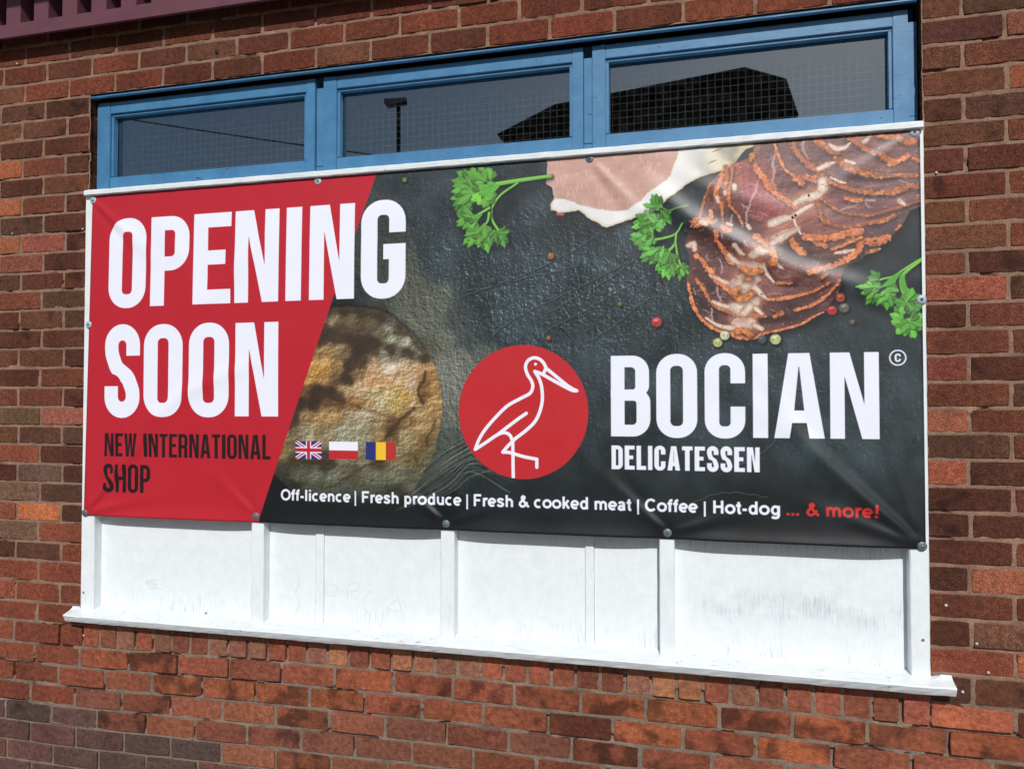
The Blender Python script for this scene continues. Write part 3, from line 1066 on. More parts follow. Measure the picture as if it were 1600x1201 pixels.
# --- slate ground
H1 = fbm(CH, CW, 11, 11, prng, 3, .7)
H2 = fbm(CH, CW, 90, 90, prng, 4, .5)
rid = 1 - np.abs(fbm(CH, CW, 130, 170, prng, 5, .55) - .5) * 2
rid2 = 1 - np.abs(fbm(CH, CW, 46, 60, prng, 4, .6) - .5) * 2
H = H1 * 1.0 + np.clip((rid - .93) * 9, 0, 1) * .35 + NF * .55 + np.clip((rid2 - .92) * 8, 0, 1) * .22
E1 = emboss(H, 2, -2)
base = S(50, 60, 64)[None, None] * (0.52 + .90 * H2[..., None])
gx, gy = q(880, 440)
rough_zone = np.exp(-(((XX - gx) / 620) ** 2 + ((YY - gy) / 260) ** 2))
low = np.clip((YY - q(800, 700)[1]) / 120, 0, 1)
rightd = np.clip((XX - q(1150, 500)[0]) / 300, 0, 1) * np.clip((q(1300, 560)[1] - YY) / 120, 0, 1)
gain = 0.55 + .9 * rough_zone - .35 * low - .25 * rightd
C[:] = base * (1 - .35 * low[..., None]) * (1 - .12 * rightd[..., None])
E1 = E1 * .42 + emboss(fbm(CH, CW, 30, 12, prng, 3, .6), 2, -2) * .40 + emboss(vnoise(CH, CW, 3.6, 3.6, prng), 1, -1) * .40
hi = np.clip(E1 * 2.0 * gain - .15, 0, .85) * (.15 + 1.3 * NA)
dk = np.clip(-E1 * 1.6 * gain - .05, 0, .8)
C *= (1 - dk * .75)[..., None]
C += (hi[..., None] * S(120, 138, 140)[None, None]) * .85
FLDA = fbm(CH, CW, 260, 260, prng, 2)
for _ in range(1500):
    x_, y_ = prng.uniform(CW * .12, CW), prng.uniform(0, CH)
    g_ = float(gain[int(y_), int(x_)])
    if prng.rand() > g_ * .8: continue
    a_ = -0.75 + (float(FLDA[int(y_), int(x_)]) - .5) * 3 + prng.uniform(-.2, .2)
    L_ = prng.uniform(5, 26)
    p_ = [(x_, y_), (x_ + L_ * .5 * math.cos(a_) + prng.uniform(-2, 2), y_ + L_ * .5 * math.sin(a_) + prng.uniform(-2, 2)), (x_ + L_ * math.cos(a_), y_ + L_ * math.sin(a_))]
    put(stroke([(u_ + 2, v_ + 2.5) for u_, v_ in p_], 3.2, soft=2), S(16, 20, 22), .35 * g_)
    put(stroke(p_, 1.9, soft=1.4), S(122, 142, 138), prng.uniform(.10, .45) * min(1, g_))
speck = ((NW > .9965) & (NF > .5)).astype(np.float32)
C += (blur(speck, 1) * 1.3 * gain)[..., None] * S(150, 160, 160)
C += (rightd * .030)[..., None] * S(170, 165, 190)
# ridge lines scratched through the plaster
for pts in ([(730, 455), (800, 440), (905, 415)], [(740, 560), (800, 500), (905, 450), (990, 405)], [(735, 400), (780, 435), (850, 480), (905, 540)], [(850, 520), (940, 470), (1010, 430)], [(700, 470), (790, 440), (880, 400), (960, 350)], [(855, 490), (960, 430), (1000, 398)], [(915, 535), (950, 515), (1010, 470), (1035, 462)], [(1035, 462), (1050, 500), (1056, 560)],
            [(780, 330), (840, 380), (900, 430)], [(1150, 560), (1200, 600), (1290, 610)], [(1050, 800), (1120, 770), (1200, 775)], [(1080, 690), (1130, 730), (1200, 700), (1230, 640)]):
    P_ = sm([q(*p) for p in pts], 8)
    P_ = [(p[0] + prng.uniform(-3, 3), p[1] + prng.uniform(-3, 3)) for p in P_]
    put(stroke([(p[0] + 2, p[1] + 2) for p in P_], 5, soft=3), S(20, 24, 28), .55)
    put(stroke(P_, 2.2, soft=2), S(120, 135, 138), .5)

# --- floury stone next to the loaf
zb = lambda x, y: q(400 + x / 2.1725, 422 + y / 2.1725)
FL = [(430, 110, (80, 80, 70)), (520, 110, (116, 118, 102)), (600, 130, (118, 122, 108)), (680, 170, (85, 92, 88)), (560, 180, (114, 116, 101)), (640, 240, (123, 128, 114)), (720, 240, (80, 90, 88)),
      (600, 260, (108, 106, 90)), (700, 310, (136, 141, 126)), (650, 340, (148, 150, 136)), (720, 340, (132, 137, 122)), (660, 420, (140, 142, 130)), (670, 500, (125, 130, 118)), (650, 560, (92, 100, 92)),
      (640, 640, (80, 88, 80)), (600, 720, (55, 62, 60)), (720, 640, (60, 72, 70)), (700, 700, (50, 58, 58)), (560, 770, (30, 36, 38)), (350, 60, (55, 62, 58)), (400, 20, (75, 80, 70)), (340, -60, (70, 78, 66)),
      (500, 60, (108, 110, 96)), (800, 200, (70, 80, 80)), (760, 280, (112, 120, 110)), (250, 60, (48, 46, 44)), (300, 100, (44, 42, 42)), (400, -80, (66, 74, 68)), (60, 780, (22, 24, 28)), (100, 850, (20, 22, 28)),
      (480, 850, (26, 30, 34)), (640, 800, (24, 28, 32)), (760, 740, (34, 42, 44)), (250, -60, (60, 66, 58))]
FF_, _ = colour_field(zb, FL, 44, 10)
floury = full(fill([q(*p) for p in ((480, 330), (600, 300), (640, 360), (660, 430), (725, 470), (790, 560), (800, 640), (800, 720), (760, 760), (660, 830), (560, 850), (400, 850), (380, 780))]))
floury = blur(rag(floury, 44, 8), 16)
rel = np.clip(E1 * 1.5 - .1, 0, .8)[..., None] * S(92, 95, 86)
tone = FF_ * .80 * (.92 + .25 * H2[..., None]) * (1 - np.clip(-E1 * 1.6, 0, .7))[..., None] + rel * (FF_.mean(-1) / .42)[..., None]
C[:] = C * (1 - floury[..., None] * .92) + tone * floury[..., None] * .92
# swirls of brushed flour
for k in range(46):
    t = k / 45
    a = q(690 + 60 * t, 700 - 150 * t + 40 * prng.rand())
    cpt = q(640 + 40 * prng.rand() + 60 * t, 770 + 15 * prng.rand())
    b = q(560 + 90 * t + prng.rand() * 30, 806 + prng.rand() * 8)
    P_ = sm([q(770 + prng.rand() * 30, 660 - 90 * t + 60 * prng.rand() + 60), q(735, 735 - 60 * t + prng.rand() * 10), q(700 - 30 * t, 770 - 50 * t), q(600, 800 + 10 * prng.rand())], 7)
    put(stroke(P_, prng.uniform(1.5, 6), soft=2.5), S(24, 27, 28) if k % 2 else S(140, 146, 132), prng.uniform(.15, .55))

# --- loaf
loafo = [(245, 128), (330, 122), (430, 136), (515, 195), (588, 292), (618, 360), (634, 450), (630, 520), (612, 600), (565, 700), (500, 790), (420, 845), (300, 860), (150, 770), (60, 680), (0, 500)]
LM = blur(rag(full(fill(sm([zb(*p) for p in loafo + loafo[:1]], 5))), 7, 3), 2)
LS = [(245,140,(75,62,50)),(300,135,(70,58,46)),(360,140,(66,55,44)),(430,160,(70,60,48)),(500,200,(90,84,66)),(550,250,(106,104,85)),
(260,165,(140,125,98)),(320,165,(120,108,84)),(390,170,(105,95,74)),(450,190,(125,130,115)),(480,215,(84,76,60)),
(235,200,(70,56,44)),(290,195,(85,70,54)),(350,200,(90,80,62)),(420,210,(110,105,85)),(470,235,(170,180,165)),(510,250,(175,185,172)),(540,280,(150,158,145)),
(220,240,(72,56,42)),(280,230,(95,80,60)),(330,235,(70,56,44)),(400,240,(66,54,42)),(460,265,(70,58,46)),(520,285,(80,70,56)),(570,300,(95,86,68)),
(230,280,(165,135,85)),(280,260,(150,130,95)),(310,280,(120,100,75)),(350,275,(58,46,37)),(400,270,(75,65,52)),(440,285,(150,155,140)),(490,295,(130,128,110)),
(200,320,(200,150,80)),(240,320,(205,158,88)),(280,320,(150,125,85)),(320,320,(70,56,44)),(360,310,(80,66,52)),(400,320,(200,170,135)),(450,330,(225,215,200)),(500,320,(215,190,160)),(550,330,(205,175,135)),(590,340,(175,140,90)),
(185,370,(190,145,75)),(230,370,(180,140,85)),(270,380,(110,90,65)),(310,370,(66,52,41)),(350,360,(150,120,85)),(390,370,(205,160,115)),(440,380,(210,170,125)),(490,380,(205,170,120)),(530,390,(200,180,150)),(580,380,(130,96,60)),(605,400,(180,142,88)),
(170,410,(110,85,55)),(210,410,(62,50,40)),(250,410,(70,56,42)),(300,410,(190,165,125)),(350,410,(200,175,135)),(400,420,(195,180,140)),(450,420,(200,180,125)),(500,430,(185,155,80)),(540,430,(190,160,100)),(570,430,(110,80,52)),(605,450,(178,144,92)),
(150,450,(60,48,38)),(200,450,(66,54,42)),(240,440,(100,80,55)),(280,450,(120,92,60)),(330,450,(150,115,70)),(380,460,(175,145,100)),(430,460,(190,180,145)),(480,465,(190,165,95)),(530,470,(195,170,125)),(600,500,(168,140,95)),
(130,500,(70,58,45)),(170,490,(150,125,85)),(220,490,(170,140,95)),(270,490,(175,145,95)),(320,490,(165,155,130)),(370,490,(175,170,150)),(420,500,(165,145,105)),(470,510,(110,85,58)),(520,490,(150,120,80)),(560,500,(175,150,105)),(615,540,(140,118,82)),
(120,550,(120,108,80)),(170,550,(165,160,135)),(230,550,(150,140,108)),(300,550,(160,162,142)),(360,560,(155,155,132)),(430,560,(150,125,85)),(452,545,(90,70,50)),(520,570,(160,145,105)),(570,590,(120,98,65)),(605,600,(110,104,80)),
(100,610,(140,125,85)),(130,645,(70,66,54)),(180,645,(72,68,55)),(240,655,(66,62,50)),(300,640,(120,118,95)),(360,640,(125,122,100)),(420,650,(78,74,58)),(480,630,(140,132,100)),(540,640,(110,96,64)),(580,650,(105,106,84)),
(90,690,(62,64,56)),(150,690,(95,98,84)),(210,700,(105,112,98)),(270,700,(112,118,102)),(330,690,(90,90,74)),(390,700,(112,118,100)),(450,700,(110,114,96)),(520,700,(100,104,86)),
(120,740,(50,54,48)),(200,750,(85,94,86)),(300,750,(88,98,90)),(400,750,(90,98,88)),(480,760,(70,76,68)),(200,800,(40,48,48)),(300,810,(48,58,58)),(400,810,(44,52,50)),(300,850,(24,28,32)),(500,800,(40,46,46))]
loaf, _ = colour_field(zb, LS, 24, 6, 2, .42)
LC = fbm(CH, CW, 20, 34, prng, 4, .65)
loaf = loaf * np.array([.90, .86, .80], np.float32)
EL = emboss(LC * 1.15 + H1 * .3, 2, 2) + emboss(vnoise(CH, CW, 4, 4, prng), 1, 1) * .35
lum = loaf.mean(-1)
loaf = loaf * (1 + np.clip(EL * .85, -.34, .26))[..., None]
# dusting of flour caught on the raised crust
fl_ = np.clip((NF + EL * 1.2 - .56) * 5, 0, 1) * np.clip((lum - .28) * 3, 0, 1) * .55
loaf = loaf * (1 - fl_[..., None]) + S(222, 218, 206) * fl_[..., None]


def band(pts, wd, col, al, amp=4, soft=2):
    global loaf
    A_ = full(stroke(sm([zb(*p) for p in pts], 6), wd, soft=2))
    A_ = blur(rag(A_, amp, 3), soft) * al
    loaf = loaf * (1 - A_[..., None]) + col * A_[..., None]


for pts, wd in (([(235, 150), (300, 138), (380, 145), (450, 165), (520, 210), (575, 275)], 20), ([(215, 205), (280, 215), (330, 235), (400, 240), (460, 262), (520, 280), (580, 302)], 24), ([(400, 245), (355, 275), (325, 320), (300, 365)], 34),
                ([(115, 530), (150, 460), (200, 425), (250, 420), (290, 435)], 34), ([(215, 240), (270, 235), (330, 240)], 22)):
    A_ = full(stroke(sm([zb(*p) for p in pts], 6), wd, soft=3))
    A_ = blur(rag(A_, 12, 6), 5) * np.clip(.45 + (LC - .35) * 2.2, .1, .95)
    loaf = loaf * (1 - A_[..., None] * .8) + S(56, 45, 36) * A_[..., None] * .8
for pts, wd, al in (([(578, 345), (572, 375), (556, 400), (556, 425), (572, 452)], 9, .85), ([(540, 470), (500, 500), (470, 530), (440, 570)], 11, .8), ([(610, 505), (600, 540), (580, 570)], 6, .7),
                    ([(580, 570), (584, 595)], 10, .6), ([(540, 632), (548, 645)], 10, .6), ([(180, 440), (230, 425), (280, 440), (340, 455), (355, 468)], 5, .7), ([(190, 470), (215, 445), (240, 432)], 4, .6),
                    ([(200, 480), (260, 455), (300, 452)], 3, .5), ([(120, 642), (190, 648), (250, 650), (268, 662)], 12, .6), ([(400, 650), (340, 680), (280, 720), (250, 735)], 7, .55), ([(430, 640), (420, 660)], 14, .5),
                    ([(350, 460), (400, 480), (440, 490)], 4, .5), ([(520, 215), (560, 270), (590, 300)], 4, .5), ([(520, 700), (480, 740)], 4, .4), ([(300, 545), (340, 500)], 3, .3)):
    band(pts, wd, S(62, 44, 28), al)
fade = np.clip((YY - q(600, 745)[1]) / 95, 0, 1)
loaf = loaf * (1 - .35 * fade)[..., None]
C[:] = C * (1 - LM[..., None]) + loaf * LM[..., None]
ed = blur(LM, 9)
C *= (1 - np.clip(ed * (1 - LM) * 1.2, 0, .8) * np.clip((q(600, 560)[1] - YY) / 80 + .25, .1, 1))[..., None]
# bottom of the sheet runs into near black
bot = np.clip((YY - q(800, 775)[1]) / 60, 0, 1)
C[:] = C * (1 - .72 * bot[..., None]) + S(22, 24, 30) * (.6 * bot[..., None])
LM = LB = None

# --- boiled ham with its rim of fat
c6 = lambda x, y: q(850 + x / 3.335, 200 + y / 3.335)
c7 = lambda x, y: q(1150 + x / 3.0, 200 + y / 3.0)
rim = [c6(15, -20), c6(10, 290), c6(50, 320), c6(55, 365), c6(30, 395), c6(35, 425), c6(75, 440), c6(180, 430), c6(240, 470), c6(300, 505), c6(345, 510), c6(420, 485), c6(540, 450), c6(620, 405), c6(690, 330),
       c6(760, 285), c6(860, 245), c6(930, 225), c6(1000, 180), c6(1050, 110), c6(1110, 80), c6(1130, 0)]
rimA = ragfill(rim, 7, 2)
put(((slice(0, CH), slice(0, CW)), blur(np.roll(rimA[1], (10, 6), (0, 1)), 9)), S(18, 20, 24), .8)
fat = (0.93 + .1 * H2)[..., None] * S(232, 232, 230)[None, None]
t_ = np.clip((XX - c6(720, 0)[0]) / (c6(1060, 0)[0] - c6(720, 0)[0]), 0, 1)[..., None]
wv = (0.5 + .5 * np.sin((XX - YY * .45) / 14.0 + NA * 5))[..., None]
fat = fat * (1 - t_) + (S(206, 192, 156) * (.66 + .42 * wv)) * t_
put(rimA, fat)
put(((slice(0, CH), slice(0, CW)), np.clip((rimA[1] - blur(rimA[1], 5)) * 2.2, 0, .8)), S(178, 150, 100), .55)
pink = [c6(15, -20), c6(12, 290), c6(50, 315), c6(60, 365), c6(130, 375), c6(200, 405), c6(290, 425), c6(360, 440), c6(430, 425), c6(500, 385), c6(580, 320), c6(650, 245), c6(690, 160), c6(705, 60), c6(700, -20)]
pinkA = ragfill(pink, 8, 2, 1)
fib = fbm(CH, CW, 12, 34, prng, 4, .6)
pk = S(204, 160, 146) * (.90 + .18 * fib[..., None]) * (.92 + .16 * H2[..., None])
grd = np.clip((c6(0, 430)[1] - YY) / (c6(0, 430)[1] - c6(0, 60)[1]), 0, 1)[..., None]
pk = pk * (.86 + .14 * grd) + S(150, 140, 125) * (1 - grd) * .12
put(pinkA, pk)
for _ in range(75):
    x_, y_ = c6(prng.uniform(40, 640), prng.uniform(110, 420))
    L_ = prng.uniform(8, 26); an = prng.uniform(1.2, 1.9)
    s_ = stroke([(x_, y_), (x_ + L_ * .5 * math.cos(an) + prng.uniform(-3, 3), y_ + L_ * .5 * math.sin(an)), (x_ + L_ * math.cos(an), y_ + L_ * math.sin(an))], 1.6, soft=1.6)
    put((s_[0], s_[1] * pinkA[1][s_[0]]), S(236, 208, 192), .55)
for x_, y_ in ((880, 125), (855, 185), (900, 118), (870, 180)):
    p = c6(x_, y_); put(stroke([p, (p[0] + 13, p[1] - 5)], 2.5), S(120, 82, 40), .7)
p = c6(85, 448); put(stroke([(p[0] - 8, p[1]), (p[0] + 8, p[1] + 2)], 8, soft=2), S(205, 90, 90), .9)

# --- fan of dry-cured slices
z4 = lambda x, y: q(1080 + x / 4.324, 200 + y / 4.324)
z5 = lambda x, y: q(1060 + x / 4.706, 350 + y / 4.706)
fan = [z4(415, 165), z4(380, 200), z4(270, 255), z4(205, 300), z4(130, 380), z4(80, 490), z4(30, 620), z5(40, 140), z5(70, 200), z5(75, 300), z5(60, 420), z5(85, 520), z5(120, 640), z5(210, 750), z5(330, 810), z5(520, 842),
       z5(620, 800), z5(860, 750), z5(1060, 650), z5(1180, 480), z5(1210, 330), z5(1340, 260), z5(1450, 180), z5(1600, 60), z4(1480, 560), z4(1580, 480), z4(1600, 60), z4(1600, -60), z4(560, -40), z4(440, 60)]
fanA = ragfill(sm(fan + fan[:1], 3), 5, 2)
put(((slice(0, CH), slice(0, CW)), blur(np.roll(fanA[1], (12, 6), (0, 1)), 10)), S(14, 14, 18), .85)
mf = fbm(CH, CW, 16, 40, prng, 5, .6)
cxm, cym = z5(520, 200)
ang = np.arctan2(YY - cym, XX - cxm)
rad = np.hypot(XX - cxm, YY - cym)
fibr = .5 + .5 * np.sin(ang * 60 + NA * 9 + rad * .02)
meat = S(112, 62, 58) * (.66 + .55 * mf[..., None]) * (.92 + .14 * fibr[..., None])
gr = np.clip((XX - z4(700, 0)[0]) / 500, 0, 1)[..., None] * .55
meat = meat * (1 - gr) + S(84, 66, 70) * (.7 + .5 * mf[..., None]) * gr
zm = lambda x, y: q(844 + x / 2.082, 203 + y / 2.082)
MS = [(700,150,(150,80,80)),(690,200,(165,90,90)),(750,230,(170,100,95)),(800,180,(115,75,72)),(860,100,(112,80,78)),(760,80,(112,80,78)),(730,270,(140,85,80)),(800,290,(168,110,100)),(900,260,(152,100,92)),(950,320,(138,92,86)),(1000,250,(122,80,78)),(1050,200,(116,85,84)),(1150,200,(112,84,84)),(1100,270,(106,72,74)),(1000,100,(116,80,78)),(1100,80,(120,88,86)),(1180,60,(128,92,90)),(950,160,(118,80,78)),(560,220,(146,90,78)),(600,200,(136,80,72)),(640,250,(112,66,64)),(540,320,(92,60,58)),(600,330,(72,42,40)),(650,330,(82,48,46)),(700,350,(122,72,70)),(560,400,(84,56,54)),(600,420,(94,62,60)),(620,450,(134,86,80)),(560,470,(88,58,56)),(600,520,(124,80,76)),(560,540,(78,52,52)),(580,600,(84,56,54)),(640,590,(144,90,84)),(800,380,(62,38,38)),(850,400,(84,54,54)),(950,390,(108,76,74)),(900,440,(122,86,84)),(800,460,(124,84,80)),(760,500,(134,86,82)),(850,500,(108,74,72)),(950,480,(98,70,68)),(800,560,(86,58,56)),(900,560,(82,56,54)),(750,610,(94,62,60)),(850,610,(80,56,54)),(1050,370,(66,56,60)),(1100,330,(68,60,66)),(660,130,(170,95,80)),(700,560,(150,100,88)),(880,200,(150,96,84)),(1020,330,(110,76,74))]
MF_, _ = colour_field(zm, MS, 40, 9)
meat = MF_ * (.82 + .32 * mf[..., None]) * (.92 + .14 * fibr[..., None])
meat = meat * (1 + np.clip(emboss(mf * .8 + NF * .3, 1, 2) * .9, -.25, .3))[..., None]
put(fanA, meat)
FA = fanA[1]


def inside(s_):
    return (s_[0], s_[1] * np.clip(FA[s_[0]] + .25, 0, 1))


# brighter lean panes of single slices
for pts, col, al in (([z4(360, 250), z4(400, 270), z4(520, 380), z4(640, 500), z4(690, 560), z4(520, 640), z4(440, 560), z4(370, 420)], S(150, 78, 82), .8),
                     ([z4(720, 600), z4(830, 540), z4(930, 620), z4(1100, 680), z4(940, 730), z4(780, 730)], S(150, 92, 86), .75),
                     ([z4(900, 440), z4(1030, 520), z4(1250, 500), z4(1440, 500), z4(1250, 580), z4(1030, 570)], S(120, 76, 84), .6),
                     ([z4(560, 120), z4(660, 140), z4(820, 280), z4(700, 320), z4(640, 280)], S(128, 84, 80), .5),
                     ([z4(770, 80), z4(860, 130), z4(940, 200), z4(860, 250), z4(780, 180)], S(112, 76, 74), .5),
                     ([z5(430, 20), z5(560, 90), z5(600, 150), z5(500, 220), z5(470, 120)], S(142, 84, 84), .7),
                     ([z5(560, 430), z5(760, 420), z5(800, 520), z5(660, 545), z5(590, 480)], S(128, 84, 80), .6),
                     ([z5(330, 280), z5(440, 310), z5(470, 340), z5(380, 420), z5(320, 370)], S(120, 74, 72), .7),
                     ([z5(290, 500), z5(400, 530), z5(390, 580), z5(330, 580)], S(134, 80, 78), .7),
                     ([z5(260, 650), z5(400, 680), z5(410, 730), z5(300, 730)], S(130, 76, 74), .7)):
    A_ = ragfill(pts, 6, 2, 3)
    put((A_[0], A_[1] * FA), col * (.80 + .4 * mf[..., None]), al * .5)
# deep gaps under the overlapping slices
for pts, wd in (([z4(20, 560), z4(140, 590), z4(300, 640), z4(430, 720)], 46), ([z5(120, 20), z5(260, 60), z5(420, 110)], 40), ([z5(720, 200), z5(850, 230), z5(1000, 270), z5(1150, 290)], 34),
                ([z5(130, 360), z5(230, 470), z5(330, 560)], 20), ([z5(100, 480), z5(160, 590), z5(250, 660)], 22), ([z5(560, 620), z5(800, 600), z5(1000, 540)], 22),
                ([z5(620, 720), z5(860, 690), z5(1000, 630)], 22), ([z4(740, 390), z4(800, 350), z4(850, 390)], 20), ([z4(980, 300), z4(1150, 350), z4(1400, 340)], 14), ([z4(920, 330), z4(1080, 430), z4(1300, 450)], 14),
                ([z5(620, 320), z5(740, 430), z5(860, 450)], 14), ([z4(250, 480), z4(300, 620)], 14), ([z4(150, 420), z4(120, 560)], 12)):
    s_ = stroke(sm(pts, 6), wd, soft=wd * .7)
    put(inside(s_), S(36, 22, 24), .62)
spice = S(198, 116, 72)


def crust(pts, wd, col=spice, al=.95, out=False):
    P_ = sm(pts, 9)
    if not out:
        sl_, D = dist([(p[0] - 1, p[1] - wd * 1.5 - 5) for p in P_], 26)
        if D.size: put((sl_, np.clip((22 - D) / 20, 0, 1) * np.clip(FA[sl_] - .1, 0, 1) * (.4 + mf[sl_])), S(150, 98, 92), .30)
    sl_, D = dist([(p[0] + 2, p[1] + 5) for p in P_], wd * 1.6 + 8)
    if D.size == 0: return
    k = np.clip((wd * 1.3 - D) / (wd * .9), 0, 1)
    put((sl_, k if out else k * np.clip(FA[sl_] + .1, 0, 1)), S(42, 22, 20), .5)
    sl_, D = dist(P_, wd * 1.6 + 6)
    nn = NF[sl_] * 1.5 + NA[sl_] * 1.2 - .45
    M = np.clip((wd * (.02 + nn * .75) - D) / 1.4, 0, 1)
    tint_ = (.62 + .75 * NFB[sl_])[..., None]
    cc = col * tint_
    hi_ = np.clip((NFB[sl_] - .60) * 7, 0, 1)[..., None]
    cc = cc * (1 - hi_ * .55) + S(222, 176, 136) * hi_ * .55
    v = C[sl_]
    m = (M * al)[..., None]
    v[:] = v * (1 - m) + cc * m


def fatty(pts, wds, col=None, al=.95):
    col = S(222, 200, 184) if col is None else col
    P_ = sm(pts, 6)
    ws = np.interp(np.linspace(0, 1, len(P_)), np.linspace(0, 1, len(wds)), wds)
    sl_, D = dist(P_, max(wds) + 8, ws / 2)
    if D.size == 0: return
    D = D + (NA[sl_] - .5) * .8 + (NF[sl_] - .5) * .45
    rimm = np.clip((1.40 - D) / .25, 0, 1)
    M = np.clip((1.0 - D) / .22, 0, 1)
    v = C[sl_]
    m = (rimm * .42)[..., None]; v[:] = v * (1 - m) + S(176, 112, 76) * (.7 + .6 * NFB[sl_][..., None]) * m
    m = (M * al)[..., None]; sh_ = np.clip(1.12 - D * .26, .8, 1.1)[..., None]
    v[:] = v * (1 - m) + col * sh_ * (.80 + .28 * NFB[sl_][..., None]) * m


def vein(pts, wd, n=3, seed=0):
    r = np.random.RandomState(seed + 50)
    P_ = [np.array(p) for p in sm(pts, 6)]
    P_ = [p + r.uniform(-1.6, 1.6, 2) for p in P_]
    put(stroke(P_, wd * .7, soft=2.2), S(206, 172, 168), .7)
    for k in range(n + 1):
        i = r.randint(1, len(P_) - 1)
        d = P_[i] - P_[i - 1]; a0 = math.atan2(d[1], d[0]) + r.choice([-1, 1]) * r.uniform(.5, 1.2)
        p = P_[i].copy(); br = [p.copy()]
        for s in range(4):
            a0 += r.uniform(-.4, .4); p = p + np.array([math.cos(a0), math.sin(a0)]) * r.uniform(2.5, 6.5); br.append(p.copy())
        put(stroke(br, wd * .34, soft=1.5), S(196, 156, 152), .5)


for sd, (pts, wd) in enumerate((([z4(575, 170), z4(548, 240), z4(560, 300), z4(545, 360), z4(562, 405)], 8), ([z4(445, 365), z4(435, 430), z4(400, 490), z4(395, 530), z4(372, 580), z4(375, 650)], 7),
                  ([z4(340, 520), z4(380, 545)], 5), ([z4(360, 400), z4(400, 380), z4(440, 390)], 3), ([z4(278, 590), z4(262, 665)], 6), ([z4(1010, 555), z4(1090, 530), z4(1170, 490), z4(1235, 495)], 7),
                  ([z4(1170, 490), z4(1195, 545)], 4), ([z4(1400, 355), z4(1470, 375)], 4), ([z5(300, 260), z5(320, 310), z5(315, 370)], 5), ([z5(205, 230), z5(215, 270)], 4),
                  ([z5(285, 470), z5(290, 520), z5(310, 560)], 8), ([z5(240, 620), z5(245, 680), z5(250, 710)], 7), ([z5(180, 630), z5(235, 655)], 3), ([z5(115, 470), z5(125, 520)], 4),
                  ([z5(660, 520), z5(700, 510), z5(760, 520)], 3), ([z5(780, 400), z5(820, 380)], 3), ([z5(1010, 320), z5(1030, 280)], 3), ([z5(480, 120), z5(490, 170)], 4), ([z5(310, 60), z5(320, 110)], 4),
                  ([z4(760, 80), z4(755, 150), z4(790, 210)], 8), ([z4(560, 180), z4(520, 230)], 3), ([z4(480, 430), z4(560, 480), z4(620, 520)], 2.4), ([z4(460, 570), z4(520, 600)], 2.4), ([z4(200, 740), z4(215, 690)], 4))):
    vein(pts, wd * 1.05, 3, sd)

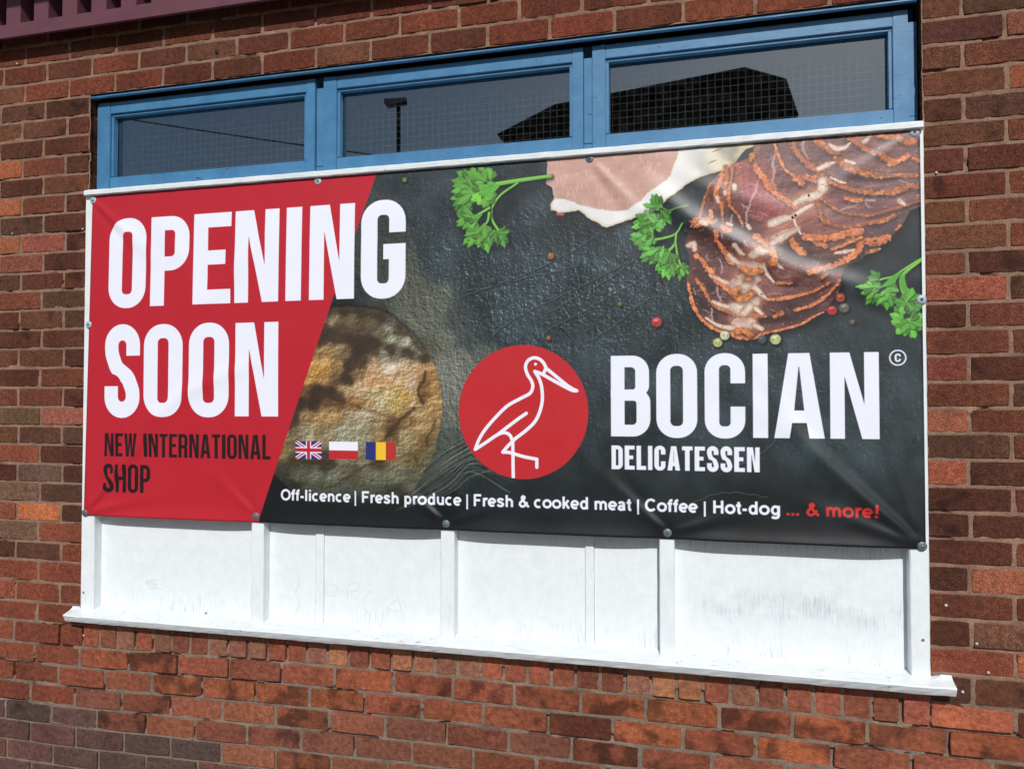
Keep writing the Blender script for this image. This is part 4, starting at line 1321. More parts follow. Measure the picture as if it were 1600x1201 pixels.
for pts, wd in (([z4(560, 95), z4(580, 170), z4(610, 240), z4(640, 290), z4(700, 330)], 9), ([z4(690, 80), z4(695, 130), z4(730, 190), z4(780, 240), z4(850, 290)], 15),
                ([z4(845, 65), z4(880, 110), z4(930, 150), z4(980, 170)], 15), ([z4(970, 195), z4(1020, 240), z4(1090, 280), z4(1180, 310), z4(1280, 325)], 15),
                ([z4(1040, 55), z4(1120, 90), z4(1170, 140), z4(1260, 170), z4(1330, 215)], 16), ([z4(1340, 240), z4(1400, 215), z4(1460, 185)], 13), ([z4(1270, 45), z4(1330, 60), z4(1390, 55)], 14),
                ([z4(1400, 60), z4(1440, 95), z4(1510, 95)], 14), ([z4(1500, 205), z4(1540, 225)], 9), ([z4(1300, 330), z4(1380, 320), z4(1450, 320), z4(1530, 320)], 8),
                ([z4(700, 340), z4(760, 335), z4(840, 345)], 17), ([z4(715, 345), z4(735, 375), z4(750, 385)], 14), ([z4(870, 310), z4(930, 360), z4(1020, 400), z4(1130, 430), z4(1250, 440), z4(1380, 430), z4(1470, 395), z4(1530, 400)], 11),
                ([z4(870, 480), z4(930, 520), z4(1000, 565), z4(1100, 585), z4(1200, 590), z4(1340, 555), z4(1450, 520), z4(1540, 490)], 8), ([z4(1040, 475), z4(1090, 485), z4(1140, 485)], 13),
                ([z4(850, 500), z4(870, 580), z4(900, 640)], 12), ([z4(860, 600), z4(960, 660), z4(1080, 665), z4(1200, 640), z4(1280, 630), z4(1370, 595)], 9),
                ([z4(760, 735), z4(900, 745), z4(1000, 735), z4(1090, 700), z4(1150, 690)], 11), ([z4(1060, 760), z4(1200, 760), z4(1330, 740)], 12), ([z4(1380, 690), z4(1410, 660)], 6),
                ([z4(410, 180), z4(430, 260), z4(470, 320), z4(520, 390), z4(580, 450), z4(650, 500), z4(700, 540)], 13), ([z4(275, 260), z4(270, 340), z4(250, 420), z4(260, 520), z4(320, 600), z4(350, 670)], 10),
                ([z4(210, 300), z4(190, 380), z4(160, 440), z4(200, 520), z4(210, 620)], 8), ([z4(130, 380), z4(90, 470), z4(70, 560), z4(50, 640)], 8), ([z4(30, 640), z4(90, 640), z4(150, 630)], 20),
                ([z4(230, 260), z4(240, 330), z4(220, 400)], 9), ([z4(140, 600), z4(130, 560)], 12), ([z4(230, 700), z4(260, 690)], 12),
                ([z5(270, 60), z5(280, 130), z5(330, 190), z5(370, 270), z5(440, 300)], 12), ([z5(130, 230), z5(200, 310), z5(260, 390), z5(330, 450), z5(390, 500), z5(450, 540), z5(520, 500)], 12),
                ([z5(130, 410), z5(190, 490), z5(240, 580), z5(330, 630), z5(420, 660), z5(520, 670), z5(640, 680)], 11), ([z5(70, 430), z5(90, 530), z5(120, 620), z5(180, 710), z5(260, 770), z5(380, 810), z5(530, 840), z5(640, 800)], 11),
                ([z5(640, 800), z5(760, 775), z5(900, 735), z5(990, 680), z5(1060, 650)], 6), ([z5(650, 560), z5(780, 545), z5(900, 520), z5(1000, 490), z5(1110, 435)], 8),
                ([z5(700, 680), z5(760, 660)], 12), ([z5(850, 635), z5(960, 605), z5(1080, 530), z5(1160, 450), z5(1180, 420)], 8), ([z5(720, 435), z5(830, 435)], 7),
                ([z5(960, 355), z5(1060, 330), z5(1160, 300), z5(1240, 260), z5(1310, 200), z5(1340, 130)], 13), ([z5(1010, 130), z5(1070, 160)], 11), ([z5(930, 100), z5(1080, 100), z5(1200, 80), z5(1340, 50)], 13),
                ([z5(1120, 190), z5(1200, 160), z5(1340, 100)], 6), ([z5(1400, 140), z5(1460, 140), z5(1540, 100)], 14), ([z5(1380, 210), z5(1480, 185)], 9), ([z5(1050, 400), z5(1090, 370)], 8), ([z5(680, 630), z5(700, 640)], 7)):
    crust(pts, wd * prng.uniform(.7, 1.0), spice * prng.uniform(.85, 1.12))
crust([z4(800, 110), z4(410, 190)][1:] + [z4(400, 215)], 12, S(205, 140, 70))
for pts, wd in (([z5(700, 120), z5(600, 200), z5(520, 300), z5(480, 430), z5(470, 560), z5(470, 680), z5(480, 770)], 62), ([z4(880, 380), z4(760, 480), z4(680, 520)], 30), ([z4(560, 650), z4(700, 600), z4(800, 540)], 24)):
    s_ = stroke(sm(pts, 6), wd, soft=34)
    put(inside((s_[0], s_[1] * np.clip(.3 + NFB[s_[0]] * .9, 0, 1))), S(196, 140, 112), .62)
for pts, wds in (([z4(860, 275), z4(920, 250), z4(970, 232)], (14, 18, 6)), ([z4(880, 360), z4(885, 410), z4(850, 455)], (22, 26, 20)), ([z4(850, 455), z4(760, 475), z4(700, 510)], (22, 24, 16)),
                 ([z4(535, 650), z4(620, 620), z4(700, 600)], (22, 22, 12)), ([z4(700, 590), z4(760, 550), z4(820, 520)], (16, 14, 5)), ([z4(560, 750), z4(640, 710), z4(720, 680)], (26, 22, 14)),
                 ([z5(670, 150), z5(740, 110), z5(860, 50)], (16, 24, 12)), ([z5(540, 240), z5(600, 210), z5(680, 190)], (26, 34, 20)), ([z5(470, 300), z5(540, 310), z5(610, 320)], (26, 34, 24)),
                 ([z5(400, 440), z5(470, 430), z5(560, 400)], (26, 48, 30)), ([z5(470, 480), z5(520, 440)], (20, 30)), ([z5(360, 610), z5(450, 610), z5(540, 580)], (18, 42, 40)), ([z5(480, 660), z5(520, 610)], (22, 26)),
                 ([z5(420, 740), z5(470, 750), z5(530, 720)], (30, 44, 34)), ([z5(250, 570), z5(310, 595), z5(370, 610)], (8, 14, 12)), ([z5(200, 690), z5(290, 745), z5(400, 765)], (6, 11, 16)),
                 ([z5(230, 380), z5(300, 410), z5(370, 440)], (6, 12, 10)), ([z5(370, 230), z5(410, 270), z5(450, 290)], (14, 16, 8)), ([z5(410, 160), z5(450, 210), z5(480, 230)], (16, 14, 8)),
                 ([z5(620, 300), z5(650, 370), z5(700, 430)], (10, 10, 5)), ([z5(560, 470), z5(600, 510), z5(640, 545)], (18, 14, 6)), ([z5(560, 620), z5(610, 660)], (14, 10)), ([z5(560, 745), z5(610, 770)], (16, 12)),
                 ([z5(700, 250), z5(730, 310), z5(760, 330)], (8, 10, 5)), ([z4(290, 395), z4(292, 412)], (16, 16)), ([z4(225, 435), z4(228, 448)], (15, 15)), ([z4(170, 470), z4(182, 500)], (14, 12)),
                 ([z4(60, 640), z4(100, 655)], (14, 12)), ([z4(930, 110), z4(980, 140), z4(1040, 130), z4(1075, 100)], (6, 14, 12, 4)), ([z4(1170, 90), z4(1195, 70), z4(1215, 45)], (14, 10, 4)),
                 ([z4(1405, 495), z4(1440, 520)], (16, 8)), ([z5(1150, 215), z5(1220, 205), z5(1290, 190)], (8, 12, 6)), ([z4(690, 620), z4(715, 680), z4(740, 720)], (8, 8, 5)), ([z4(380, 660), z4(395, 680)], (10, 10)),
                 ([z4(1040, 220), z4(1100, 240)], (10, 10)), ([z4(940, 335), z4(1000, 365), z4(1040, 375)], (5, 8, 5)), ([z5(360, 0), z5(390, 10)], (9, 9)), ([z5(70, 160), z5(110, 150), z5(120, 190)], (14, 20, 12))):
    fatty(pts, wds)
for pts in ([z5(400, 520), z5(470, 550), z5(540, 510)], [z5(430, 480), z5(410, 500)], [z5(490, 395), z5(520, 400)], [z5(470, 330), z5(520, 360), z5(590, 350)], [z5(560, 90), z5(610, 120), z5(640, 150)], [z5(830, 130), z5(870, 180), z5(920, 215)],
            [z5(690, 200), z5(710, 250), z5(690, 290)], [z5(330, 30), z5(370, 50)], [z5(430, 785), z5(470, 780)], [z5(500, 790), z5(540, 820)]):
    crust(pts, 13, S(204, 122, 60))
for x_, y_ in ((700, 590), (680, 605), (790, 455)):
    p = z4(x_, y_); put(stroke([p, (p[0] + 1, p[1] + 3)], 5), S(20, 16, 16))
# pepper crumbs everywhere on the slices
for _ in range(900):
    x_, y_ = z4(prng.uniform(0, 1600), prng.uniform(0, 1500))
    xi, yi = int(x_), int(y_)
    if 2 < xi < CW - 3 and 2 < yi < CH - 3 and FA[yi, xi] > .5:
        r_2 = prng.uniform(.6, 1.9)
        put(stroke([(x_, y_), (x_ + prng.uniform(-2, 2), y_ + prng.uniform(-2, 2))], r_2 * 2, soft=1), (S(206, 150, 116), S(190, 160, 150), S(44, 26, 22))[prng.randint(3)], prng.uniform(.3, .8))


# --- peppercorns
def corn(px, py, r, col, hl):
    p = np.array(q(px, py)); r = r * 1.55
    put(stroke([p + (3, 5), p + (3.1, 5)], r * 2.3, soft=6), S(10, 12, 14), .7)
    put(stroke([p, p + (.1, 0)], r * 2, soft=2), col)
    put(stroke([p + (-r * .3, -r * .35), p + (r * .1, -r * .45)], r * .55, soft=4), hl, .8)
    for _ in range(7):
        a = prng.uniform(0, 6.3); d = r * prng.uniform(.2, .8)
        c_ = p + np.array([math.cos(a), math.sin(a)]) * d
        put(stroke([c_, c_ + prng.uniform(-r * .4, r * .4, 2)], 1.5, soft=1.2), col * .45, .7)


for a_ in ((861, 400, 6.5, S(150, 92, 56), S(214, 164, 120)), (771, 438, 6, S(58, 62, 66), S(112, 116, 118)), (858, 528, 4, S(176, 92, 44), S(220, 150, 90)), (1026, 503, 9, S(176, 56, 58), S(236, 150, 150)),
           (1121, 535, 8, S(170, 180, 112), S(216, 222, 160)), (1132, 524, 8, S(196, 204, 168), S(232, 236, 210)), (1190, 530, 7, S(70, 84, 86), S(120, 134, 134)), (1211, 530, 9, S(176, 186, 126), S(226, 232, 186)),
           (1312, 465, 7.5, S(160, 66, 58), S(216, 140, 120)), (1299, 485, 8, S(168, 48, 56), S(220, 120, 120)), (1318, 481, 8, S(96, 96, 84), S(160, 160, 130)), (969, 475, 3, S(150, 140, 50), S(200, 190, 100)),
           (632, 281, 5, S(120, 116, 58), S(176, 170, 110)), (1331, 503, 4, S(110, 88, 76), S(170, 150, 140))):
    corn(*a_)


# --- parsley
def leaf(b, t, wd, col):
    b, t = np.array(b, float), np.array(t, float)
    d = t - b; L_ = np.linalg.norm(d) + 1e-6; d /= L_; n = np.array([-d[1], d[0]])
    j = lambda s: prng.uniform(-s, s)
    w2 = wd * .62
    prof = [(0, .10), (.25, .34), (.45, .72), (.60, .95), (.64, .72), (.74, .98), (.82, .62), (.90, .42), (1.0, 0)]
    up = [b + d * (L_ * (u + j(.03))) + n * (w2 * (v + j(.10))) for u, v in prof]
    dn = [b + d * (L_ * (u + j(.03))) - n * (w2 * (v + j(.10))) for u, v in prof[:-1]][::-1]
    poly = up + dn
    put(fill([p + np.array([1.6, 2.6]) for p in poly], 2), S(24, 66, 28), .65)
    f = prng.uniform(.82, 1.16)
    col = col * .95 + S(16, 6, 6)
    s_ = fill(poly, 2)
    put(s_, col * f)
    half = [b] + up[2:] + [b + d * L_ * .5]
    put(fill(half, 2), col * f * 1.16, .5)
    put(stroke([b, b + d * L_ * .8], 1.4, soft=1.2), S(150, 206, 110), .55)


def stem(pts, w0, w1, col=None):
    col = S(112, 176, 72) if col is None else col
    P_ = sm(pts, 7)
    ws = np.linspace(w0, w1, len(P_))
    sl_, D = dist([(p[0] + 3, p[1] + 5) for p in P_], max(w0, w1) + 14, ws / 2 + 3)
    put((sl_, np.clip((1.5 - D) / .9, 0, 1)), S(16, 22, 22), .6)
    sl_, D = dist(P_, max(w0, w1) + 4, ws / 2)
    put((sl_, np.clip((1 - D) / .2, 0, 1)), col)
    sl_, D = dist([(p[0], p[1] - w0 * .16) for p in P_], max(w0, w1) + 4, ws / 6)
    put((sl_, np.clip((1 - D) / .6, 0, 1)), col * 1.3, .6)


def cluster(Z, base, tips, wd, col=None):
    col = S(78, 156, 56) if col is None else col
    b = np.array(Z(*base))
    for t in tips:
        T = np.array(Z(*t)); v = T - b; L_ = np.linalg.norm(v)
        k = 3 if L_ > 60 else 2
        # leaflet foot sits part of the way to the tip
        foot = b + v * (0.0 if L_ < 45 else .30)
        put(stroke([b, foot + v * .2], 4.5, soft=1.5), col * 1.05)
        for s in (-1, 1, -1.9, 1.9):
            a = s * prng.uniform(.30, .46)
            R_ = np.array([[math.cos(a), -math.sin(a)], [math.sin(a), math.cos(a)]])
            leaf(foot, foot + R_ @ (T - foot) * prng.uniform(.50, .85), wd * .8, col * prng.uniform(.62, 1.0))
        leaf(foot, T, wd, col)


def darkbed(Z, pts, al=.75):
    A_ = blur(rag(full(fill([np.array(Z(*p)) for p in pts])), 6, 2), 9)
    put(((slice(0, CH), slice(0, CW)), A_), S(26, 30, 34), al)


p1 = lambda x, y: q(690 + x / 7.505, 240 + y / 7.505)
darkbed(p1, [(150, 220), (620, 330), (1250, 330), (900, 560), (760, 800), (860, 1080), (560, 1180), (250, 1100), (150, 800)], .55)
stem([p1(1275, 262), p1(900, 315), p1(600, 365)], 11, 15)
stem([p1(890, 345), p1(700, 480), p1(610, 600), p1(588, 690), p1(600, 790), p1(680, 920)], 7, 9)
stem([p1(560, 640), p1(480, 690), p1(300, 790)], 10, 6)
stem([p1(560, 700), p1(540, 800), p1(470, 880)], 9, 6)
cluster(p1, (260, 560), ((190, 740), (250, 730), (320, 735)), 13, S(66, 138, 52))
cluster(p1, (470, 400), ((170, 205), (300, 205), (110, 310), (125, 380), (110, 450), (105, 540), (130, 620), (190, 600)), 20, S(72, 150, 54))
cluster(p1, (600, 370), ((430, 160), (530, 165), (330, 215), (350, 560), (420, 605), (490, 640), (540, 560)), 24, S(86, 168, 58))
A_ = fill([p1(*p) for p in ((640, 345), (570, 330), (520, 360), (450, 345), (430, 400), (470, 430), (480, 490), (540, 500), (560, 560), (600, 470), (680, 390))], 2); put(A_, S(96, 172, 62))
for t in ((480, 410), (430, 350), (520, 500), (440, 450)): put(stroke([p1(600, 375), p1(*t)], 1.6, soft=1.4), S(50, 112, 40), .5)
cluster(p1, (470, 720), ((185, 745), (165, 810), (175, 855), (245, 890), (290, 955)), 13, S(78, 156, 60))
cluster(p1, (500, 830), ((250, 1072), (310, 1105), (400, 980), (430, 1112), (500, 1142), (552, 1172), (585, 1090), (520, 1000)), 15, S(82, 160, 58))
cluster(p1, (620, 900), ((600, 1050), (650, 1060)), 10, S(70, 146, 54))
cluster(p1, (690, 930), ((745, 865), (812, 905), (790, 1038), (748, 1112)), 10, S(66, 140, 54))
p2 = lambda x, y: q(970 + x / 7.508, 290 + y / 7.508)
darkbed(p2, [(380, 250), (700, 300), (760, 500), (720, 800), (780, 1060), (500, 1100), (220, 900), (120, 600), (200, 380)], .6)
stem([p2(780, 240), p2(640, 275), p2(560, 300), p2(460, 250)], 5, 7, S(84, 124, 66))
stem([p2(720, 450), p2(640, 570), p2(500, 620), p2(380, 640)], 5, 9)
stem([p2(650, 570), p2(630, 690), p2(560, 770)], 6, 9)
stem([p2(640, 640), p2(660, 800), p2(700, 940)], 5, 7)
cluster(p2, (440, 260), ((362, 100), (410, 98), (260, 225), (490, 235), (595, 460), (570, 400), (430, 300)), 12, S(64, 142, 56))
cluster(p2, (430, 420), ((170, 350), (135, 440), (120, 500), (460, 552), (500, 510), (345, 335), (250, 400), (200, 470)), 15, S(84, 166, 66))
cluster(p2, (380, 600), ((100, 632), (112, 580), (150, 692), (205, 760), (260, 520), (230, 640), (300, 720)), 15, S(76, 160, 66))
cluster(p2, (500, 720), ((235, 905), (330, 932), (215, 850), (400, 870), (300, 820), (480, 860)), 14, S(80, 162, 66))
cluster(p2, (570, 790), ((405, 1000), (440, 1042), (490, 1088), (562, 1118), (530, 1000), (640, 945), (625, 1080), (480, 940)), 14, S(84, 168, 66))
cluster(p2, (690, 945), ((795, 975), (802, 1042), (690, 1122), (742, 1072), (655, 960)), 10, S(80, 168, 60))
p3 = lambda x, y: q(1320 + x / 8.007, 390 + y / 8.007)
darkbed(p3, [(250, 300), (600, 300), (1100, 400), (1100, 1150), (640, 1080), (520, 850), (250, 700), (150, 480)], .6)
stem([p3(1010, 80), p3(860, 170), p3(740, 245), p3(600, 335), p3(460, 370), p3(300, 430), p3(130, 470)], 7, 5)
stem([p3(1000, 100), p3(830, 220), p3(730, 310), p3(700, 400), p3(735, 540), p3(800, 570)], 7, 14)
A_ = fill([p3(*p) for p in ((740, 250), (560, 350), (430, 480), (560, 450), (600, 480), (640, 380))], 2); put(A_, S(84, 160, 60))
A_ = fill([p3(*p) for p in ((760, 280), (690, 350), (690, 450), (740, 560), (860, 550), (770, 460), (745, 350))], 2); put(A_, S(84, 160, 60))
cluster(p3, (410, 375), ((312, 250), (268, 345), (285, 385)), 10, S(66, 140, 54))
cluster(p3, (440, 470), ((200, 480), (188, 560), (248, 692), (250, 630), (350, 450), (130, 470)), 11, S(82, 160, 60))
cluster(p3, (530, 480), ((388, 706), (440, 690), (522, 670), (518, 768), (585, 722), (680, 515)), 12, S(78, 160, 58))
cluster(p3, (760, 660), ((615, 655), (608, 780), (685, 825), (800, 760), (965, 560), (850, 472), (1010, 700), (900, 780)), 17, S(72, 156, 56))
cluster(p3, (800, 900), ((555, 800), (560, 905), (640, 970), (632, 1055), (740, 1085), (830, 1102), (875, 1108), (975, 1000), (1000, 800), (800, 850), (1010, 940)), 15, S(80, 166, 58))

# --- red field and circle
red = S(184, 32, 46)
put(fill([q(100, 240), q(590.5, 240), q(588, 273), q(405.5, 808), q(402, 830), q(90, 850)]), red)
cx_, cz_ = at(816.5, 643, BPY)
rX = (at(917.4, 643, BPY)[0] - at(715.6, 643, BPY)[0]) / 2
rZ = (at(816, 538.4, BPY)[1] - at(816, 747.3, BPY)[1]) / 2
put(fill([qm(cx_ + rX * math.cos(a), cz_ + rZ * math.sin(a)) for a in np.linspace(0, 2 * math.pi, 120)]), S(190, 40, 46))
bd_ = lambda x, y: q(700 + x / 3.5325, 520 + y / 3.5325)
WHT = S(235, 238, 250)
lw = 0.0118 * PPM
for pts in ([(712, 318), (690, 308), (655, 285), (600, 240), (545, 195)], [(545, 195), (530, 165), (505, 143), (472, 138), (443, 155), (431, 188), (442, 228), (463, 262), (471, 295), (455, 332), (400, 362), (330, 402), (262, 468), (205, 535), (172, 590), (153, 640)],
            [(435, 442), (380, 480), (275, 560)], [(153, 640), (215, 600), (275, 560), (315, 548), (345, 563), (360, 600)], [(482, 212), (505, 250), (520, 300), (523, 370), (508, 435), (480, 490), (430, 538), (375, 580)],
            [(375, 580), (330, 625), (305, 655)], [(305, 655), (345, 658), (420, 680), (492, 694)], [(482, 212), (520, 226), (590, 265), (655, 300), (690, 316), (712, 318)], [(543, 195), (528, 228)]):
    put(stroke(sm([bd_(*p) for p in pts], 7), lw), WHT)
put(stroke([bd_(360, 600), bd_(362, 798)], lw, True), WHT)
put(stroke([bd_(492, 694), bd_(492, 738)], lw), WHT)
ey = bd_(486, 172); put(stroke([ey, (ey[0] + .1, ey[1])], 2 * .0052 * PPM), WHT)


# --- condensed capitals
def G(ch_, x0, x1, y0, y1, s):
    """coverage of one letter in the rectangle (canvas px, y down); s = stem"""
    w_, h_ = x1 - x0, y1 - y0
    t = s * .86
    X = lambda u: x0 + u
    R = lambda a, b, c_, d: [(x0 + a, y1 - b), (x0 + c_, y1 - b), (x0 + c_, y1 - d), (x0 + a, y1 - d)]
    U = lambda pts: [(x0 + a, y1 - b) for a, b in pts]
    acc = np.zeros((CH, CW), np.float32)

    def add(sm_): acc[sm_[0]] = np.clip(acc[sm_[0]] + sm_[1], 0, 1)
    def cut(sm_): acc[sm_[0]] *= (1 - sm_[1])
    def rr(a, b, c_, d, rtl, rtr, rbr, rbl):
        P_ = []
        for (cx, cy, r, a0) in ((c_ - rtr, d - rtr, rtr, 90), (c_ - rbr, b + rbr, rbr, 0), (a + rbl, b + rbl, rbl, -90), (a + rtl, d - rtl, rtl, 180)):
            for k in range(9):
                an = math.radians(a0 - k * 90 / 8)
                P_.append((cx + r * math.cos(an), cy + r * math.sin(an)))
        return U(P_)
    ro = w_ * .47; ri = max(ro - s, 1.0) * .98
    if ch_ == 'O': add(fill([rr(0, 0, w_, h_, ro, ro, ro, ro), rr(s, t, w_ - s, h_ - t, ri, ri, ri, ri)]))
    elif ch_ == 'I': add(fill(R(0, 0, w_, h_)))
    elif ch_ in 'CG':
        add(fill([rr(0, 0, w_, h_, ro, ro, ro, ro), rr(s, t, w_ - s, h_ - t, ri, ri, ri, ri)]))
        a, b = (.36, .66) if ch_ == 'C' else (.555, .665)
        if ch_ == 'C': cut(fill(R(w_ * .52, h_ * .375, w_ + 3, h_ * .645)))
        else:
            cut(fill(R(w_ * .52, h_ * .55, w_ + 3, h_ * .665)))
            add(fill(R(w_ * .50, h_ * .55 - t, w_ - s * .98, h_ * .55)))
            cut(fill(R(s, h_ * .55 - t, w_ * .50, h_ * .55)))
    elif ch_ == 'D': add(fill([rr(0, 0, w_, h_, .01, ro, ro, .01), rr(s, t, w_ - s, h_ - t, .01, ri, ri, .01)]))
    elif ch_ == 'P': add(fill([U([(0, 0), (0, h_)]) [:2] + rr(0, h_ * .39, w_, h_, .01, ro, ro, .01)[:18] + U([(s, h_ * .39), (s, 0)]), rr(s, h_ * .39 + t, w_ - s, h_ - t, .01, ri * .95, ri * .95, .01)]))
    elif ch_ == 'R':
        add(fill([rr(0, h_ * .40, w_ * .98, h_, .01, ro, ro * .8, .01), rr(s, h_ * .40 + t, w_ * .98 - s, h_ - t, .01, ri * .95, ri * .7, .01)]))
        add(fill(R(0, 0, s, h_ * .42)))
        add(fill(rr(w_ * .97 - s, -h_ * .2, w_ * .97, h_ * .47, .01, s * .9, .01, .01)))
        cut(fill(R(-3, -h_ * .4, w_ + 3, 0)))
        add(fill(R(w_ * .97 - s * .2, 0, w_, h_ * .04)))
    elif ch_ == 'B':
        hh = h_ * .515
        add(fill([rr(0, h_ * .49, w_ * .97, h_, .01, ro * .9, ro * .62, .01), rr(s, hh + t * .45, w_ * .97 - s, h_ - t, .01, ri * .9, ri * .6, .01)]))
        add(fill(rr(0, 0, w_, hh + t * .45, .01, ro * .7, ro * .95, .01)))
        cut(fill(rr(s, t, w_ - s, hh - t * .50, .01, ri * .65, ri * .9, .01)))
        cut(fill(rr(s, hh + t * .46, w_ * .97 - s, h_ - t, .01, ri * .9, ri * .6, .01)))
    elif ch_ == 'E':
        add(fill(U([(0, 0), (0, h_), (w_, h_), (w_, h_ - t), (s, h_ - t), (s, h_ * .5 + t * .5 + h_ * .01), (w_ * .86, h_ * .5 + t * .5 + h_ * .01), (w_ * .86, h_ * .5 - t * .5 + h_ * .01), (s, h_ * .5 - t * .5 + h_ * .01), (s, t), (w_, t), (w_, 0)])))
    elif ch_ == 'L': add(fill(U([(0, 0), (0, h_), (s, h_), (s, t), (w_, t), (w_, 0)])))
    elif ch_ == 'T': add(fill(U([(0, h_), (w_, h_), (w_, h_ - t), (w_ / 2 + s / 2, h_ - t), (w_ / 2 + s / 2, 0), (w_ / 2 - s / 2, 0), (w_ / 2 - s / 2, h_ - t), (0, h_ - t)])))
    elif ch_ == 'H': add(fill(R(0, 0, s, h_))); add(fill(R(w_ - s, 0, w_, h_))); add(fill(R(s, h_ * .5 - t / 2, w_ - s, h_ * .5 + t / 2)))
    elif ch_ == 'N': add(fill(U([(0, 0), (0, h_), (s * 1.25, h_), (w_ - s * .93, h_ * .40), (w_ - s * .93, h_), (w_, h_), (w_, 0), (w_ - s * 1.08, 0), (s * .93, h_ * .72), (s * .93, 0)])))
    elif ch_ == 'A':
        a = w_ * .29
        add(fill(U([(0, 0), (a, h_), (w_ - a, h_), (w_, 0)])))
        k = a / h_
        cut(fill(U([(s, -2), (s + k * h_ * .18, h_ * .18), (w_ - s - k * h_ * .18, h_ * .18), (w_ - s, -2)])))
        yb = h_ * .18 + t
        sl2 = s + k * yb
        cut(fill(U([(sl2 + .5, yb), (w_ / 2 - s * .02, h_ * .84), (w_ / 2 + s * .02, h_ * .84), (w_ - sl2 - .5, yb)])))
    elif ch_ == 'W':
        q1 = w_ * .285
        add(fill(U([(0, h_), (s, h_), (q1 + s * .12, h_ * .26), (w_ * .5 - s * .46, h_), (w_ * .5 + s * .46, h_), (w_ - q1 - s * .12, h_ * .26), (w_ - s, h_), (w_, h_), (w_ - q1 + s * .42, 0), (w_ - q1 - s * .52, 0), (w_ * .5, h_ * .62), (q1 + s * .52, 0), (q1 - s * .42, 0)])))
    elif ch_ == 'S':
        c1 = s / 2
        P_ = [(w_ - c1, h_ * .665), (w_ - c1, h_ * .77)]
        Rr = w_ / 2 - c1
        for k in range(13):
            an = math.pi * k / 12
            P_.append((w_ / 2 + Rr * math.cos(an), h_ - t * .5 - Rr + Rr * math.sin(an)))
        P_ += [(c1, h_ * .75), (c1 + w_ * .015, h_ * .69)] + [tuple(v) for v in sm([(c1 + w_ * .05, h_ * .64), (w_ * .36, h_ * .53), (w_ * .64, h_ * .43), (w_ - c1 - w_ * .05, h_ * .33)], 6)] + [(w_ - c1 - w_ * .01, h_ * .28), (w_ - c1, h_ * .22)]
        for k in range(13):
            an = -math.pi * k / 12
            P_.append((w_ / 2 + Rr * math.cos(an), t * .5 + Rr + Rr * math.sin(an)))
        P_ += [(c1, h_ * .25), (c1, h_ * .335)]
        # drop points that run back on themselves where the bowls meet the straights
        add(stroke(U(P_), s, True, 1.0))
    return acc


def word(letters, zb, zt, col, s, al=1.0):
    for ch_, a, b in letters:
        x0 = (a - BX0) * PPM; x1 = (b - BX0) * PPM
        over = (zt - zb) * .012 if ch_ in 'OCGS' else 0
        M = G(ch_, x0, x1, (BZ1 - zt - over) * PPM, (BZ1 - zb + over) * PPM, s * PPM)
        y0, y1 = int(max(0, (BZ1 - zt) * PPM - 12)), int((BZ1 - zb) * PPM + 12)
        xa, xb = int(max(0, x0 - 12)), int(x1 + 12)
        sl_ = (slice(y0, y1), slice(xa, xb))
        put((sl_, M[sl_]), col, al)


word([('O', .121, .297), ('P', .319, .495), ('E', .514, .680), ('N', .697, .886), ('I', .916, .981), ('N', 1.014, 1.196), ('G', 1.222, 1.396)], 1.980, 2.332, WHT, .0645)
word([('S', .108, .275), ('O', .293, .471), ('O', .499, .677), ('N', .704, .888)], 1.549, 1.904, WHT, .0645)
word([('B', 2.131, 2.261), ('O', 2.280, 2.411), ('C', 2.434, 2.560), ('I', 2.583, 2.629), ('A', 2.647, 2.797), ('N', 2.813, 2.954)], 1.489, 1.757, WHT, .0455)
BLK = S(34, 18, 22)


def autoword(text, X0, X1, zb, zt, col, s, gapf):
    W_ = {'I': .150, 'O': .395, 'N': .405, 'E': .34, 'W': .56, 'T': .35, 'R': .39, 'A': .42, 'L': .325, 'S': .375, 'H': .405, 'P': .375, 'D': .39, 'C': .375, ' ': .17}
    tot = sum(W_[c] for c in text) + gapf * (len(text) - 1)
    k = (X1 - X0) / tot
    x = X0; out = []
    for c in text:
        if c != ' ': out.append((c, x, x + W_[c] * k))
        x += (W_[c] + gapf) * k
    word(out, zb, zt, col, s)


xa, za = at(164.5, 711.8, BPY); xb, zb_ = at(424, 679, BPY)
autoword('NEW INTERNATIONAL', xa, xb, za, zb_, BLK, .0140, .065)
xa, za = at(162.3, 767.2, BPY); xb, zb_ = at(235.8, 726, BPY)
autoword('SHOP', xa, xb, za, zb_, BLK, .0165, .065)
xa, za = at(955.6, 732, BPY); xb, zb_ = at(1186.5, 698, BPY)
autoword('DELICATESSEN', xa, xb, za, zb_, WHT, .0150, .062)
ccx, ccz = at(1402, 558.5, BPY)
pc = qm(ccx, ccz)
rr_ = .0225 * PPM
put(stroke([(pc[0] + rr_ * math.cos(a), pc[1] + rr_ * math.sin(a)) for a in np.linspace(0, 2 * math.pi, 40)], 3.6), WHT)
word([('C', ccx - .0088, ccx + .0088)], ccz - .0125, ccz + .0125, WHT, .0056)


# --- flags
def rect(x0, y0, x1, y1, col):
    put(fill([(x0, y0), (x1, y0), (x1, y1), (x0, y1)]), col)


def flag_box(a, b):
    p, r = q(*a), q(*b)
    return p[0], p[1], r[0], r[1]


x0, y0, x1, y1 = flag_box((462.8, 688.4), (503.3, 716.4))
rect(x0, y0, x1, y1, S(38, 52, 124))
w_, h_ = x1 - x0, y1 - y0
box_clip = (slice(int(y0), int(math.ceil(y1))), slice(int(x0), int(math.ceil(x1))))


def fstroke(a, b, wd, col):
    A_ = full(stroke([a, b], wd, soft=1))
    put((box_clip, A_[box_clip]), col)


